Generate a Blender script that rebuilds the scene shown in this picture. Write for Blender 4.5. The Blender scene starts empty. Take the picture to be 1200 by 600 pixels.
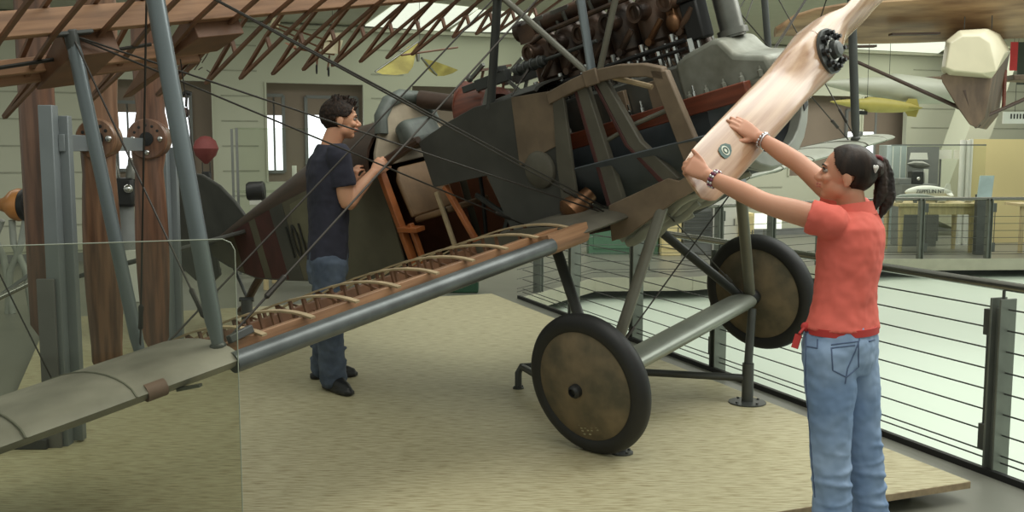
import bpy, bmesh, math, random
from mathutils import Vector, Matrix, Quaternion
random.seed(7)
PI = math.pi
SC = bpy.context.scene
COL = SC.collection
def V(*a): return Vector(a[0] if len(a) == 1 else a)

# ------------------------------------------------------------------ materials
def lin(c):
    c = c/255.0
    return c/12.92 if c <= .04045 else ((c+.055)/1.055)**2.4
def rgb(r, g, b): return (lin(r), lin(g), lin(b), 1)
MATS = {}
def mat(name, c, rough=.55, metal=0., var=.18, scale=6., stretch=(1, 1, 1), bump=0., c2=None, emit=0., alpha=None,
        detail=4., spec=.5, mixlo=.35, mixhi=.65, coat=0., rot=None):
    if name in MATS: return MATS[name]
    m = bpy.data.materials.new(name); m.use_nodes = True
    nt = m.node_tree; b = nt.nodes['Principled BSDF']
    base = rgb(*c)
    dark = rgb(*c2) if c2 else tuple(x*(1-var) for x in base[:3])+(1,)
    tc = nt.nodes.new('ShaderNodeTexCoord'); mp = nt.nodes.new('ShaderNodeMapping')
    mp.inputs['Scale'].default_value = stretch
    if rot: mp.vector_type = 'TEXTURE'; mp.inputs['Rotation'].default_value = rot; mp.inputs['Scale'].default_value = [1/x for x in stretch]
    nz = nt.nodes.new('ShaderNodeTexNoise'); nz.inputs['Scale'].default_value = scale; nz.inputs['Detail'].default_value = detail
    rp = nt.nodes.new('ShaderNodeValToRGB')
    rp.color_ramp.elements[0].position = mixlo; rp.color_ramp.elements[0].color = dark
    rp.color_ramp.elements[1].position = mixhi; rp.color_ramp.elements[1].color = base
    L = nt.links.new
    L(tc.outputs['Object'], mp.inputs['Vector']); L(mp.outputs['Vector'], nz.inputs['Vector'])
    L(nz.outputs['Fac'], rp.inputs['Fac']); L(rp.outputs['Color'], b.inputs['Base Color'])
    b.inputs['Roughness'].default_value = rough; b.inputs['Metallic'].default_value = metal
    b.inputs['Specular IOR Level'].default_value = spec
    if coat: b.inputs['Coat Weight'].default_value = coat; b.inputs['Coat Roughness'].default_value = .15
    if bump:
        bp = nt.nodes.new('ShaderNodeBump'); bp.inputs['Strength'].default_value = bump; bp.inputs['Distance'].default_value = .01
        L(nz.outputs['Fac'], bp.inputs['Height']); L(bp.outputs['Normal'], b.inputs['Normal'])
    if emit:
        b.inputs['Emission Color'].default_value = base; b.inputs['Emission Strength'].default_value = emit
    if alpha is not None:
        b.inputs['Alpha'].default_value = alpha
    MATS[name] = m
    return m
def glass_mat(name, tint=(235, 240, 232), a=.12, rough=.05):
    """thin sheet of glass: mostly clear, faintly tinted, with a sheen"""
    if name in MATS: return MATS[name]
    m = bpy.data.materials.new(name); m.use_nodes = True
    nt = m.node_tree; nt.nodes.remove(nt.nodes['Principled BSDF']); out = nt.nodes['Material Output']
    tr = nt.nodes.new('ShaderNodeBsdfTransparent'); tr.inputs['Color'].default_value = rgb(*tint)
    gl = nt.nodes.new('ShaderNodeBsdfGlossy'); gl.inputs['Roughness'].default_value = rough
    gl.inputs['Color'].default_value = (.9, .95, .9, 1)
    fr = nt.nodes.new('ShaderNodeLayerWeight'); fr.inputs['Blend'].default_value = .25
    ma = nt.nodes.new('ShaderNodeMath'); ma.operation = 'MULTIPLY_ADD'
    ma.inputs[1].default_value = .12; ma.inputs[2].default_value = a*.08
    mx = nt.nodes.new('ShaderNodeMixShader'); L = nt.links.new
    L(fr.outputs['Fresnel'], ma.inputs[0]); L(ma.outputs[0], mx.inputs[0]); L(tr.outputs[0], mx.inputs[1]); L(gl.outputs[0], mx.inputs[2])
    L(mx.outputs[0], out.inputs['Surface'])
    MATS[name] = m
    return m

# ------------------------------------------------------------------ mesh builder
def basis(d, up=None):
    d = V(d).normalized()
    up = V(up) if up is not None else (V(0, 0, 1) if abs(d.z) < .95 else V(1, 0, 0))
    x = up.cross(d)
    if x.length < 1e-6: x = V(1, 0, 0).cross(d)
    x.normalize(); y = d.cross(x)
    return x, y, d
class MB:
    def __init__(s): s.v = []; s.f = []; s.m = []; s.sm = []
    def add(s, vs, fs, mi=0, smooth=True):
        o = len(s.v); s.v += [tuple(x) for x in vs]
        for f in fs: s.f.append([i+o for i in f]); s.m.append(mi); s.sm.append(smooth)
        return s
    def box(s, c, d, ax=None, mi=0):
        """box centred at c with full sizes d along axes ax (three vectors)"""
        X, Y, Z = [V(a) for a in (ax or ((1, 0, 0), (0, 1, 0), (0, 0, 1)))]
        c = V(c); vs = []
        for i in (-.5, .5):
            for j in (-.5, .5):
                for k in (-.5, .5): vs.append(c+X*d[0]*i+Y*d[1]*j+Z*d[2]*k)
        return s.add(vs, [(0, 1, 3, 2), (4, 6, 7, 5), (0, 4, 5, 1), (2, 3, 7, 6), (0, 2, 6, 4), (1, 5, 7, 3)], mi, False)
    def bar(s, p, q, w, h, up=None, mi=0):
        """rectangular bar from p to q, w across, h along up"""
        p, q = V(p), V(q); x, y, d = basis(q-p, up)
        return s.box((p+q)/2, (w, h, (q-p).length), (x, y, d), mi)
    def rings(s, rs, cap0=True, cap1=True, mi=0, smooth=True, closed=True):
        n = len(rs[0]); vs = [p for r in rs for p in r]; fs = []
        for i in range(len(rs)-1):
            for j in range(n if closed else n-1):
                k = (j+1) % n
                fs.append((i*n+j, i*n+k, (i+1)*n+k, (i+1)*n+j))
        s.add(vs, fs, mi, smooth)
        if cap0: s.add(rs[0], [tuple(range(n))[::-1]], mi, False)
        if cap1: s.add(rs[-1], [tuple(range(n))], mi, False)
        return s
    def tube(s, pts, r, n=12, mi=0, cap=True, flat=1., up=None, smooth=True):
        """round (or flattened) tube along a polyline; r one radius or one per point"""
        pts = [V(p) for p in pts]; k = len(pts)
        rr = r if isinstance(r, (list, tuple)) else [r]*k
        rs = []; px = None
        for i, p in enumerate(pts):
            a = pts[max(i-1, 0)]; b = pts[min(i+1, k-1)]
            d = (b-a).normalized()
            if px is None: x, y, _ = basis(d, up)
            else:
                x = (px-d*px.dot(d)).normalized(); y = d.cross(x)
            px = x
            ri = rr[i]; rx, ry = ri if isinstance(ri, (list, tuple)) else (ri, ri*flat)
            rs.append([p+x*rx*math.cos(t*2*PI/n)+y*ry*math.sin(t*2*PI/n) for t in range(n)])
        return s.rings(rs, cap, cap, mi, smooth)
    def lathe(s, prof, o=(0, 0, 0), d=(0, 0, 1), n=32, mi=0, cap=True, smooth=True):
        """prof: (radius, height) list about axis d from o"""
        o = V(o); x, y, d = basis(d)
        rs = [[o+d*h+(x*math.cos(t*2*PI/n)+y*math.sin(t*2*PI/n))*max(r, 1e-4) for t in range(n)] for r, h in prof]
        return s.rings(rs, cap, cap, mi, smooth)
    def prism(s, poly, t, ax=None, o=(0, 0, 0), mi=0):
        """2-D polygon (along ax[0], ax[1]) thickened by t (centred) along ax[2]"""
        X, Y, Z = [V(a) for a in (ax or ((1, 0, 0), (0, 1, 0), (0, 0, 1)))]; o = V(o)
        a = [o+X*x+Y*y-Z*t/2 for x, y in poly]; b = [o+X*x+Y*y+Z*t/2 for x, y in poly]
        return s.rings([a, b], True, True, mi, False)
    def ball(s, c, r, n=16, m=10, mi=0, ax=None):
        X, Y, Z = [V(a) for a in (ax or ((1, 0, 0), (0, 1, 0), (0, 0, 1)))]; c = V(c)
        if not isinstance(r, (list, tuple)): r = (r, r, r)
        rs = []
        for i in range(m+1):
            ph = -PI/2+PI*i/m; q = max(math.cos(ph), 1e-3)
            rs.append([c+X*r[0]*q*math.cos(t*2*PI/n)+Y*r[1]*q*math.sin(t*2*PI/n)+Z*r[2]*math.sin(ph) for t in range(n)])
        return s.rings(rs, True, True, mi)
    def torus(s, c, R, r, d=(0, 0, 1), n=40, k=12, mi=0):
        c = V(c); x, y, d = basis(d); rs = []
        for i in range(n+1):
            a = i*2*PI/n; e = x*math.cos(a)+y*math.sin(a)
            rs.append([c+e*(R+r*math.cos(b*2*PI/k))+d*r*math.sin(b*2*PI/k) for b in range(k)])
        return s.rings(rs, False, False, mi)
    def build(s, name, ms, parent=None, bevel=0., seg=2, angle=35, weld=False):
        me = bpy.data.meshes.new(name)
        me.from_pydata(s.v, [], s.f)
        bm = bmesh.new(); bm.from_mesh(me)
        if weld: bmesh.ops.remove_doubles(bm, verts=bm.verts, dist=1e-5)
        else: bmesh.ops.remove_doubles(bm, verts=bm.verts, dist=1e-6)
        bmesh.ops.recalc_face_normals(bm, faces=bm.faces)
        bm.to_mesh(me); bm.free()
        if len(me.polygons) == len(s.m):
            me.polygons.foreach_set('material_index', s.m)
        for p in me.polygons: p.use_smooth = True
        me.set_sharp_from_angle(angle=math.radians(angle))
        for m in (ms if isinstance(ms, (list, tuple)) else [ms]): me.materials.append(m)
        o = bpy.data.objects.new(name, me); COL.objects.link(o)
        if parent is not None: o.parent = parent
        if bevel:
            b = o.modifiers.new('bevel', 'BEVEL'); b.width = bevel; b.segments = seg; b.limit_method = 'ANGLE'
        return o
def tag(o, label=None, cat=None, group=None, kind=None):
    if label: o['label'] = label
    if cat: o['category'] = cat
    if group: o['group'] = group
    if kind: o['kind'] = kind
    return o
def empty(name, loc=(0, 0, 0), label=None, cat=None, group=None, rotz=0.):
    o = bpy.data.objects.new(name, None); COL.objects.link(o)
    o.location = loc; o.rotation_euler = (0, 0, rotz); o.empty_display_size = .1
    return tag(o, label, cat, group)
def copy_tree(o, parent=None):
    c = o.copy(); COL.objects.link(c)
    if parent is not None: c.parent = parent
    for ch in [x for x in bpy.data.objects if x.parent == o]: copy_tree(ch, c)
    return c
def text_mesh(name, body, size, M, m, parent=None, sx=1., ext=.0008):
    cu = bpy.data.curves.new(name, 'FONT'); cu.body = body; cu.size = size; cu.extrude = ext
    cu.align_x = 'CENTER'; cu.align_y = 'CENTER'
    t = bpy.data.objects.new(name+'_tmp', cu); COL.objects.link(t)
    dg = bpy.context.evaluated_depsgraph_get(); dg.update()
    me = bpy.data.meshes.new_from_object(t.evaluated_get(dg))
    bpy.data.objects.remove(t)
    me.transform(Matrix.Diagonal((sx, 1, 1, 1))); me.transform(M)
    me.materials.clear(); me.materials.append(m)
    o = bpy.data.objects.new(name, me); COL.objects.link(o)
    if parent is not None: o.parent = parent
    return o
def axes_matrix(o, x, y, z):
    x, y, z, o = V(x).normalized(), V(y).normalized(), V(z).normalized(), V(o)
    return Matrix(((x.x, y.x, z.x, o.x), (x.y, y.y, z.y, o.y), (x.z, y.z, z.z, o.z), (0, 0, 0, 1)))

# ------------------------------------------------------------------ camera
FOC, HOR, CAMH = 1167., 175., 1.6
PITCH = math.atan((300-HOR)/FOC)
cam = bpy.data.cameras.new('camera'); camo = bpy.data.objects.new('camera', cam); COL.objects.link(camo)
cam.sensor_width = 36; cam.lens = FOC/1200*36; cam.clip_start = .05; cam.clip_end = 200
camo.location = (0, 0, CAMH); camo.rotation_euler = (PI/2-PITCH, 0, 0)
SC.camera = camo
SC.view_settings.view_transform = 'Standard'; SC.view_settings.look = 'None'
SC.view_settings.gamma = 1; SC.view_settings.use_curve_mapping = False
SC.view_settings.exposure = 0.0
def ray(x, y):
    a, b = (x-600)/FOC, (300-y)/FOC; c, s = math.cos(PITCH), math.sin(PITCH)
    return V(a, b*s+c, b*c-s)
def at_d(x, y, d): return V(0, 0, CAMH)+ray(x, y)*d            # camera depth d (metres)
def at_z(x, y, z):
    r = ray(x, y); return V(0, 0, CAMH)+r*((z-CAMH)/r.z)
# the building's own axes: e2 along the platform front, e1 along the railing
BA = math.radians(21.2)
E2 = V(math.cos(BA), math.sin(BA), 0); E1 = V(-math.sin(BA), math.cos(BA), 0); EZ = V(0, 0, 1)
BAX = (E2, E1, EZ)
def B(s, t, z=0.): return E2*s+E1*t+V(0, 0, z)
def at_t(x, y, t):
    r = ray(x, y); k = t/(r.dot(E1)); return V(0, 0, CAMH)+r*k
def st(p): return (p.dot(E2), p.dot(E1), p.z)
# ================================================================== the aeroplane
# local frame: x forward along the thrust line, y across the span to the far wing, z up; origin midway between the wheels
PF = V(.6912, -.6946, .1996).normalized(); PA = V(.6745, .7195, .1697).normalized()
PU = PF.cross(PA).normalized(); PF = PA.cross(PU).normalized()
PM = V(.9425, 5.404, .595)
m_cowl = mat('grey olive painted ply', (94, 90, 78), .6, var=.35, scale=5, bump=.15)
m_cowl2 = mat('brown grey painted ply', (126, 108, 88), .6, var=.3, scale=7, bump=.15)
m_dark = mat('dark slate paint', (74, 73, 68), .5, var=.35, scale=4, bump=.1)
m_inside = mat('bay blue grey', (84, 90, 94), .6, var=.3, scale=5)  # own blue grey of the nose tray and oil sump
m_olive = mat('olive doped fabric', (100, 95, 78), .75, var=.25, scale=4)
m_khaki = mat('khaki doped fabric', (112, 108, 86), .75, var=.2, scale=5)
m_maroon = mat('dark maroon dope', (78, 40, 36), .7, var=.3, scale=6)
m_deck = mat('dark brown deck ply', (72, 52, 40), .5, var=.35, scale=4, stretch=(1, 6, 6))
m_spar = mat('orange brown spruce', (160, 120, 88), .45, var=.3, scale=5, stretch=(8, .5, 8), c2=(122, 88, 62))
m_rib = mat('brown rib wood', (118, 82, 58), .5, var=.3, scale=9)
m_ribl = mat('pale rib cap wood', (186, 164, 130), .5, var=.25, scale=12)
m_orange = mat('varnished orange ash', (176, 104, 58), .4, var=.3, scale=9)
m_redwood = mat('red brown bearer wood', (122, 62, 42), .45, var=.4, scale=6, stretch=(.6, 8, 8))
m_wingf = mat('aged grey wing fabric', (154, 149, 138), .45, var=.28, scale=3.5, stretch=(1, 1, 1), bump=.2, c2=(116, 112, 102))
m_wingsil = mat('silver grey wing fabric', (168, 170, 156), .4, var=.3, scale=4, bump=.1, metal=.15)
m_lead = mat('grey leading edge sheet', (108, 112, 112), .35, metal=.5, var=.35, scale=7)
m_strut = mat('blue grey strut enamel', (122, 130, 134), .3, metal=.35, var=.15, scale=3)
m_strutg = mat('olive grey strut enamel', (120, 118, 106), .35, metal=.3, var=.2, scale=5)
m_strutd = mat('dark grey strut enamel', (78, 80, 78), .4, metal=.3, var=.2, scale=5)
m_wire = mat('dark wire', (62, 58, 54), .45, metal=.6, var=.1)
m_tyre = mat('black rubber', (34, 34, 34), .55, var=.25, scale=6)
m_disc = mat('rusty olive wheel cover', (122, 106, 82), .75, var=.4, scale=7, bump=.2, c2=(84, 78, 62))
m_cyl = mat('burnt black brown iron', (104, 80, 64), .34, metal=.35, var=.6, scale=6, detail=6, c2=(46, 38, 34))
m_alu = mat('weathered cast aluminium', (150, 152, 142), .5, metal=.4, var=.3, scale=6, bump=.2, c2=(112, 112, 100))
m_chrome = mat('bright steel', (200, 200, 198), .18, metal=1, var=.1)
m_steel = mat('dull steel', (128, 128, 122), .35, metal=.8, var=.3, scale=9)
m_black = mat('black paint', (30, 30, 30), .5, var=.2)
m_brass = mat('old copper', (128, 92, 64), .4, metal=.7, var=.35, scale=12)
m_leather = mat('grey green leather', (94, 100, 94), .5, var=.3, scale=14, bump=.25)
m_seat = mat('tan seat leather', (146, 116, 86), .55, var=.25, scale=10, bump=.2)
m_tan = mat('pale plaster board', (170, 156, 134), .7, var=.25, scale=9)
m_prop = mat('laminated pale prop wood', (186, 153, 124), .24, var=.3, scale=3, stretch=(12, .35, 12), c2=(150, 110, 82), mixlo=.3, mixhi=.65, coat=.5, rot=(math.radians(18), 0, 0))
m_lining = mat('varnished brown lining ply', (124, 78, 56), .5, var=.3, scale=5)
m_green = mat('green enamel', (60, 130, 84), .4)

plane = empty('biplane', PM, 'stripped grey wartime biplane fighter with bare wing ribs, banked on steel stands', 'airplane')
plane.matrix_world = axes_matrix(PM, PF, PA, PU)
YX = ((1, 0, 0), (0, 0, 1), (0, 1, 0))                     # side-panel axes: polygon in (x, z), thickness along y
def pt(f, a, u): return V(f, a, u)

# ---- fuselage: covered rear body
ST = [(-1.74, .365, .64, 1.345, 1.60), (-2.2, .325, .655, 1.36, 1.69), (-2.8, .25, .685, 1.345, 1.57), (-3.4, .17, .735, 1.30, 1.45),
      (-4.0, .10, .80, 1.24, 1.33), (-4.45, .05, .93, 1.19, 1.24), (-4.75, .02, 1.06, 1.15, 1.17)]
def ST_at(f):
    for (f0, *p), (f1, *q) in zip(ST, ST[1:]):
        if f0 >= f >= f1:
            k = (f-f0)/(f1-f0); return [a+(b-a)*k for a, b in zip(p, q)]
    return list(ST[-1][1:]) if f < -4 else list(ST[0][1:])
def side_skin(f0, f1, n=6, off=0., z0=0., z1=1.):
    """band of the flat fuselage side between stations, near side and far side"""
    mb = MB()
    for sg in (-1, 1):
        rs = []
        for i in range(n+1):
            f = f0+(f1-f0)*i/n; w, b, t, d = ST_at(f)
            lo, hi = b+(t-b)*z0, b+(t-b)*z1
            rs.append([pt(f, sg*(w+off), lo), pt(f, sg*(w+off), hi), pt(f, sg*(w+off-.012), hi), pt(f, sg*(w+off-.012), lo)])
        mb.rings(rs, smooth=False)
    return mb
fus = side_skin(-1.74, -4.75, 14).build('fuselage', m_olive, plane)
mb = MB(); rs = []
for i in range(13):                                        # belly
    f = -1.74-3.01*i/12; w, b, t, d = ST_at(f)
    rs.append([pt(f, -w, b), pt(f, w, b), pt(f, w, b-.012), pt(f, -w, b-.012)])
mb.rings(rs, smooth=False).build('belly_panel', m_dark, fus)
mb = MB(); rs = []
for i in range(15):                                        # rounded turtle deck behind the headrest
    f = -1.86-2.89*i/14; w, b, t, d = ST_at(f)
    rs.append([pt(f, -w*math.cos(k*PI/12), t+(d-t)*math.sin(k*PI/12)) for k in range(13)]+
              [pt(f, w*.96*math.cos(k*PI/12), t-.012+(d-t-.01)*math.sin(k*PI/12)) for k in range(13)])
mb.rings(rs).build('turtle_deck', m_deck, fus)
side_skin(-3.42, -3.72, 3, .003).build('stripe', m_maroon, fus)
side_skin(-3.85, -4.2, 3, .003).build('stripe', m_maroon, fus)
side_skin(-3.18, -3.42, 3, .003).build('stripe', m_dark, fus)
mb = MB()
poly = [(-3.05, 1.29), (-2.6, 1.33), (-2.42, 1.2), (-2.52, 1.0), (-2.95, .98), (-3.1, 1.12)]
for sg in (-1, 1):
    mb.rings([[pt(f, sg*(ST_at(f)[0]+.004), u) for f, u in poly], [pt(f, sg*(ST_at(f)[0]-.004), u) for f, u in poly]], smooth=False)
mb.build('lozenge_patch', m_khaki, fus)
# serial figures on the near side
slope = math.atan((.25-.17)/.6)
xax = V(math.cos(slope), -math.sin(slope), 0)
text_mesh('serial_number', '101', .36, axes_matrix(pt(-3.1, -.222, 1.0), xax, (0, 0, 1), xax.cross(V(0, 0, 1))), m_black, fus, sx=.62, ext=.002)
# ---- fin, rudder, tailplane, skid
mb = MB()
arc = [(-4.05, 1.3), (-4.15, 1.45), (-4.32, 1.62), (-4.55, 1.76), (-4.8, 1.83), (-5.05, 1.8), (-5.3, 1.66), (-5.42, 1.45), (-5.44, 1.2), (-5.36, 1.0), (-5.2, .88), (-4.95, .82), (-4.75, .88), (-4.72, 1.05), (-4.5, 1.18)]
mb.prism(arc, .03, YX).build('rudder', m_dark, plane, bevel=.01)
mb = MB()
pl = [(-3.95, -.1), (-4.15, -.75), (-4.4, -1.15), (-4.75, -1.2), (-4.9, -.9), (-4.95, -.08), (-4.95, .08), (-4.9, .9), (-4.75, 1.2), (-4.4, 1.15), (-4.15, .75), (-3.95, .1)]
mb.prism(pl, .035, None, (0, 0, 1.19)).build('tailplane', m_dark, plane, bevel=.01)
sk = MB().tube([(-4.02, 0, .84), (-4.25, 0, .72), (-4.5, 0, .57), (-4.62, 0, .535)], [.035, .035, .03, .028], 10)
sko = sk.build('tail_skid', m_deck, plane)
MB().tube([(-4.5, 0, .95), (-4.42, 0, .62)], .014, 8).build('skid_brace', m_strutd, sko)
MB().lathe([(.03, -.025), (.045, 0), (.045, .03), (.03, .05)], (-4.6, 0, .53), (0, 1, 0), 14).build('skid_shoe', m_steel, sko)
# ---- forward side panels
panel = [(-1.27, 1.415), (-1.0, 1.47), (-.73, 1.505), (-.44, 1.485), (-.14, 1.45), (-.2, 1.2), (-.25, .78), (-.48, .70), (-.70, .775), (-.78, 1.115), (-1.25, 1.13)]
for sg in (-1, 1):
    nm = 'side_panel'
    MB().prism(panel, .014, YX, (0, sg*.375, 0)).build(nm, m_dark, plane, bevel=.003)
    MB().prism([(-.43, 1.488), (-.12, 1.45), (-.2, 1.17), (-.5, 1.12)], .008, YX, (0, sg*.386, 0)).build('access_panel', m_cowl2, plane, bevel=.002)
    MB().prism([(-.13, 1.44), (-.06, 1.42), (-.13, 1.0), (-.16, .8), (-.28, .77), (-.22, 1.1)], .02, YX, (0, sg*.39, 0)).build('door_post', m_cowl, plane, bevel=.003)
# round blister on the near side panel
MB().lathe([(.105, 0), (.1, .02), (.08, .035), (.0, .04)], (-.36, -.383, 1.07), (0, -1, 0), 24).build('blister', m_cowl, plane)
# decking between the panels, ahead of the cockpit
mb = MB(); rs = []
for i in range(9):
    f = -1.27+1.0*i/8; t = 1.415+.075*math.sin(PI*min(1, (f+1.27)/1.0)*.6)
    rs.append([pt(f, -.37*math.cos(k*PI/10), t+.05*math.sin(k*PI/10)) for k in range(11)]+[pt(f, .355*math.cos(k*PI/10), t-.012+.05*math.sin(k*PI/10)) for k in range(11)])
mb.rings(rs).build('forward_deck', m_dark, plane)
# lower keel / floor of forward fuselage and far inner wall
MB().prism([(-1.74, -.36), (.0, -.37), (.0, .37), (-1.74, .36)], .012, None, (0, 0, .68)).build('cockpit_floor', m_deck, plane)
MB().prism([(-1.74, .64), (-1.74, 1.34), (-1.27, 1.38), (-.78, 1.12), (-.7, .7)], .012, YX, (0, .36, 0)).build('inner_wall', m_lining, plane)
# ---- cockpit framing (orange ash) near side
def frame_bar(name, pts, w=.035, m=m_orange, parent=plane, a=-.36, h=.03):
    mb = MB()
    for p, q in zip(pts, pts[1:]): mb.bar((p[0], a, p[1]), (q[0], a, q[1]), h, w, (0, 1, 0))
    return mb.build(name, m, parent, bevel=.004)
frame_bar('cockpit_upright', [(-1.73, 1.34), (-1.64, .64)], .05, h=.04)
frame_bar('cockpit_upright', [(-1.58, .95), (-1.55, .66)], .035)
frame_bar('cockpit_upright', [(-1.17, 1.12), (-1.0, .68)], .035)
frame_bar('cockpit_upright', [(-1.26, 1.1), (-1.22, .68)], .02, m_ribl)
frame_bar('cockpit_upright', [(-1.31, 1.0), (-1.3, .7)], .02, m_strutd, a=-.3)
frame_bar('cockpit_upright', [(-.78, 1.11), (-.66, .76)], .03, m_rib)
frame_bar('cockpit_brace', [(-1.68, .93), (-1.5, .9)], .08)
frame_bar('cockpit_brace', [(-1.1, 1.02), (-.72, .72)], .02, m_strutd, a=-.2)
frame_bar('cockpit_brace', [(-1.05, .7), (-.8, 1.0)], .018, m_strutd, a=-.15)
frame_bar('cockpit_brace', [(-1.25, .88), (-.75, .95)], .02, m_strutd, a=.1)
frame_bar('longeron', [(-1.74, .66), (-.6, .70)], .04, m_deck)
frame_bar('longeron', [(-1.74, .66), (-.6, .70)], .04, m_deck, a=.35)
frame_bar('cockpit_sill', [(-1.73, 1.345), (-1.30, 1.43)], .05, m_deck, h=.05)
frame_bar('cockpit_sill', [(-1.73, 1.345), (-1.30, 1.43)], .05, m_deck, a=.35, h=.05)
mb = MB().box((-.98, .05, .9), (.08, .05, .09)).box((-.93, .05, .93), (.06, .04, .05))
mb.build('fuel_valve', m_green, plane, bevel=.01)
# seat
MB().prism([(-.2, 0), (.2, 0), (.2, .26), (.15, .34), (-.15, .34), (-.2, .26)], .035, ((0, 1, 0), (-.2, 0, .98), (.98, 0, .2)), (-1.62, -.10, .98)).build('seat_back', m_seat, plane, bevel=.014)
MB().prism([(-.19, 0), (.19, 0), (.18, .34), (-.18, .34)], .04, ((0, 1, 0), (1, 0, .05), (0, 0, 1)), (-1.62, -.10, .96)).build('seat_pan', m_seat, plane, bevel=.014)
MB().prism([(-1.74, .66), (-1.74, 1.33), (-2.5, 1.33), (-2.5, .70)], .008, YX, (0, .285, 0)).build('inner_wall', m_lining, plane)
MB().prism([(-.25, .70), (.25, .70), (.25, 1.33), (-.25, 1.33)], .012, ((0, 1, 0), (0, 0, 1), (1, 0, 0)), (-2.5, 0, 0)).build('rear_bulkhead', m_lining, plane)
MB().tube([(-1.28, -.05, .7), (-1.2, -.05, 1.0), (-1.18, -.05, 1.12)], .013, 8).build('control_stick', m_black, plane)
# headrest bulkhead (pale board), its padded roll and the pad in front of it
bh = [(-.40, .0), (-.36, .10), (-.29, .2), (-.26, .3), (-.20, .37), (-.12, .4), (.12, .4), (.20, .37), (.26, .3), (.29, .2), (.36, .1), (.40, 0)]
MB().prism([(y*.9, z) for y, z in bh], .03, ((0, 1, 0), (0, 0, 1), (1, 0, 0)), (-1.78, 0, 1.345)).build('headrest_board', m_tan, plane, bevel=.006)
mb = MB().tube([(-1.77, -.235, 1.55), (-1.76, -.21, 1.66), (-1.76, -.12, 1.745), (-1.76, 0, 1.77), (-1.76, .12, 1.745), (-1.76, .21, 1.66), (-1.77, .235, 1.55)], .045, 12)
mb.build('headrest_roll', m_leather, plane)
MB().box((-1.66, -.02, 1.50), (.14, .30, .19), (V(.9, 0, .25).normalized(), V(0, 1, 0), V(-.25, 0, .9).normalized())).build('head_pad', m_leather, plane, bevel=.05, seg=4)
MB().tube([(-1.72, .12, 1.72), (-1.45, .25, 1.6), (-1.15, .31, 1.52), (-.95, .32, 1.5)], [.06, .055, .05, .045], 14).build('cockpit_coaming', m_deck, plane)
MB().tube([(-1.74, -.35, 1.36), (-1.5, -.37, 1.40), (-1.28, -.37, 1.43)], .022, 10).build('coaming_edge', m_deck, plane)
# brown leather hood and gun mount by the windscreen
mb = MB()
rs = [[pt(-1.12+.18*k/5-.06*math.sin(k), -.02+.16*math.cos(t*PI/8), 1.5+(.21-.02*k)*math.sin(t*PI/8)) for t in range(9)]+
      [pt(-1.12+.18*k/5-.06*math.sin(k), -.02+.13*math.cos(t*PI/8), 1.49+(.18-.02*k)*math.sin(t*PI/8)) for t in range(8, -1, -1)] for k in range(6)]
mb.rings(rs).build('windscreen_hood', m_redwood, plane)
mb = MB().bar((-1.0, -.12, 1.5), (-.86, -.1, 1.72), .012, .012).bar((-1.0, .1, 1.5), (-.86, .1, 1.72), .012, .012).bar((-.86, -.14, 1.72), (-.86, .14, 1.72), .014, .014)
mb.build('windscreen_frame', m_rib, plane)
for sg in (-.17, .17):
    g = MB().box((-.74, sg, 1.635), (.26, .05, .065)).box((-.93, sg, 1.64), (.12, .035, .04)).box((-.68, sg, 1.68), (.08, .07, .03))
    g.tube([(-.55, sg, 1.64), (-.32, sg, 1.64)], .028, 12).tube([(-.32, sg, 1.64), (.06, sg, 1.64)], .011, 10)
    for k in range(4): g.lathe([(.036, -.006), (.036, .006)], (-.52+.055*k, sg, 1.64), (1, 0, 0), 12)
    go = g.build('machine_gun', m_strutd, plane, bevel=.004)
    MB().bar((-.9, sg, 1.69), (-.78, sg, 1.74), .02, .02).ball((-.92, sg, 1.69), .022, 10, 6).build('charging_handle', m_steel, go)
    MB().bar((-.84, sg-.03, 1.50), (-.78, sg, 1.62), .02, .02).bar((-.56, sg+.03, 1.5), (-.62, sg, 1.6), .02, .02).build('gun_mount', m_steel, go)
MB().torus((-.36, .2, 1.73), .03, .008, (0, 1, 0), 20, 8).bar((-.36, .2, 1.60), (-.36, .2, 1.70), .012, .012).torus((-.30, .2, 1.735), .018, .006, (0, 1, 0), 16, 8).build('gun_sight', m_black, plane)
MB().tube([(-.52, .15, 1.5), (-.6, .15, 1.66), (-.66, .16, 1.82), (-.62, .17, 1.9), (-.48, .18, 1.93), (-.42, .18, 1.93)], .009, 8).build('filler_pipe', m_black, plane)
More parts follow.
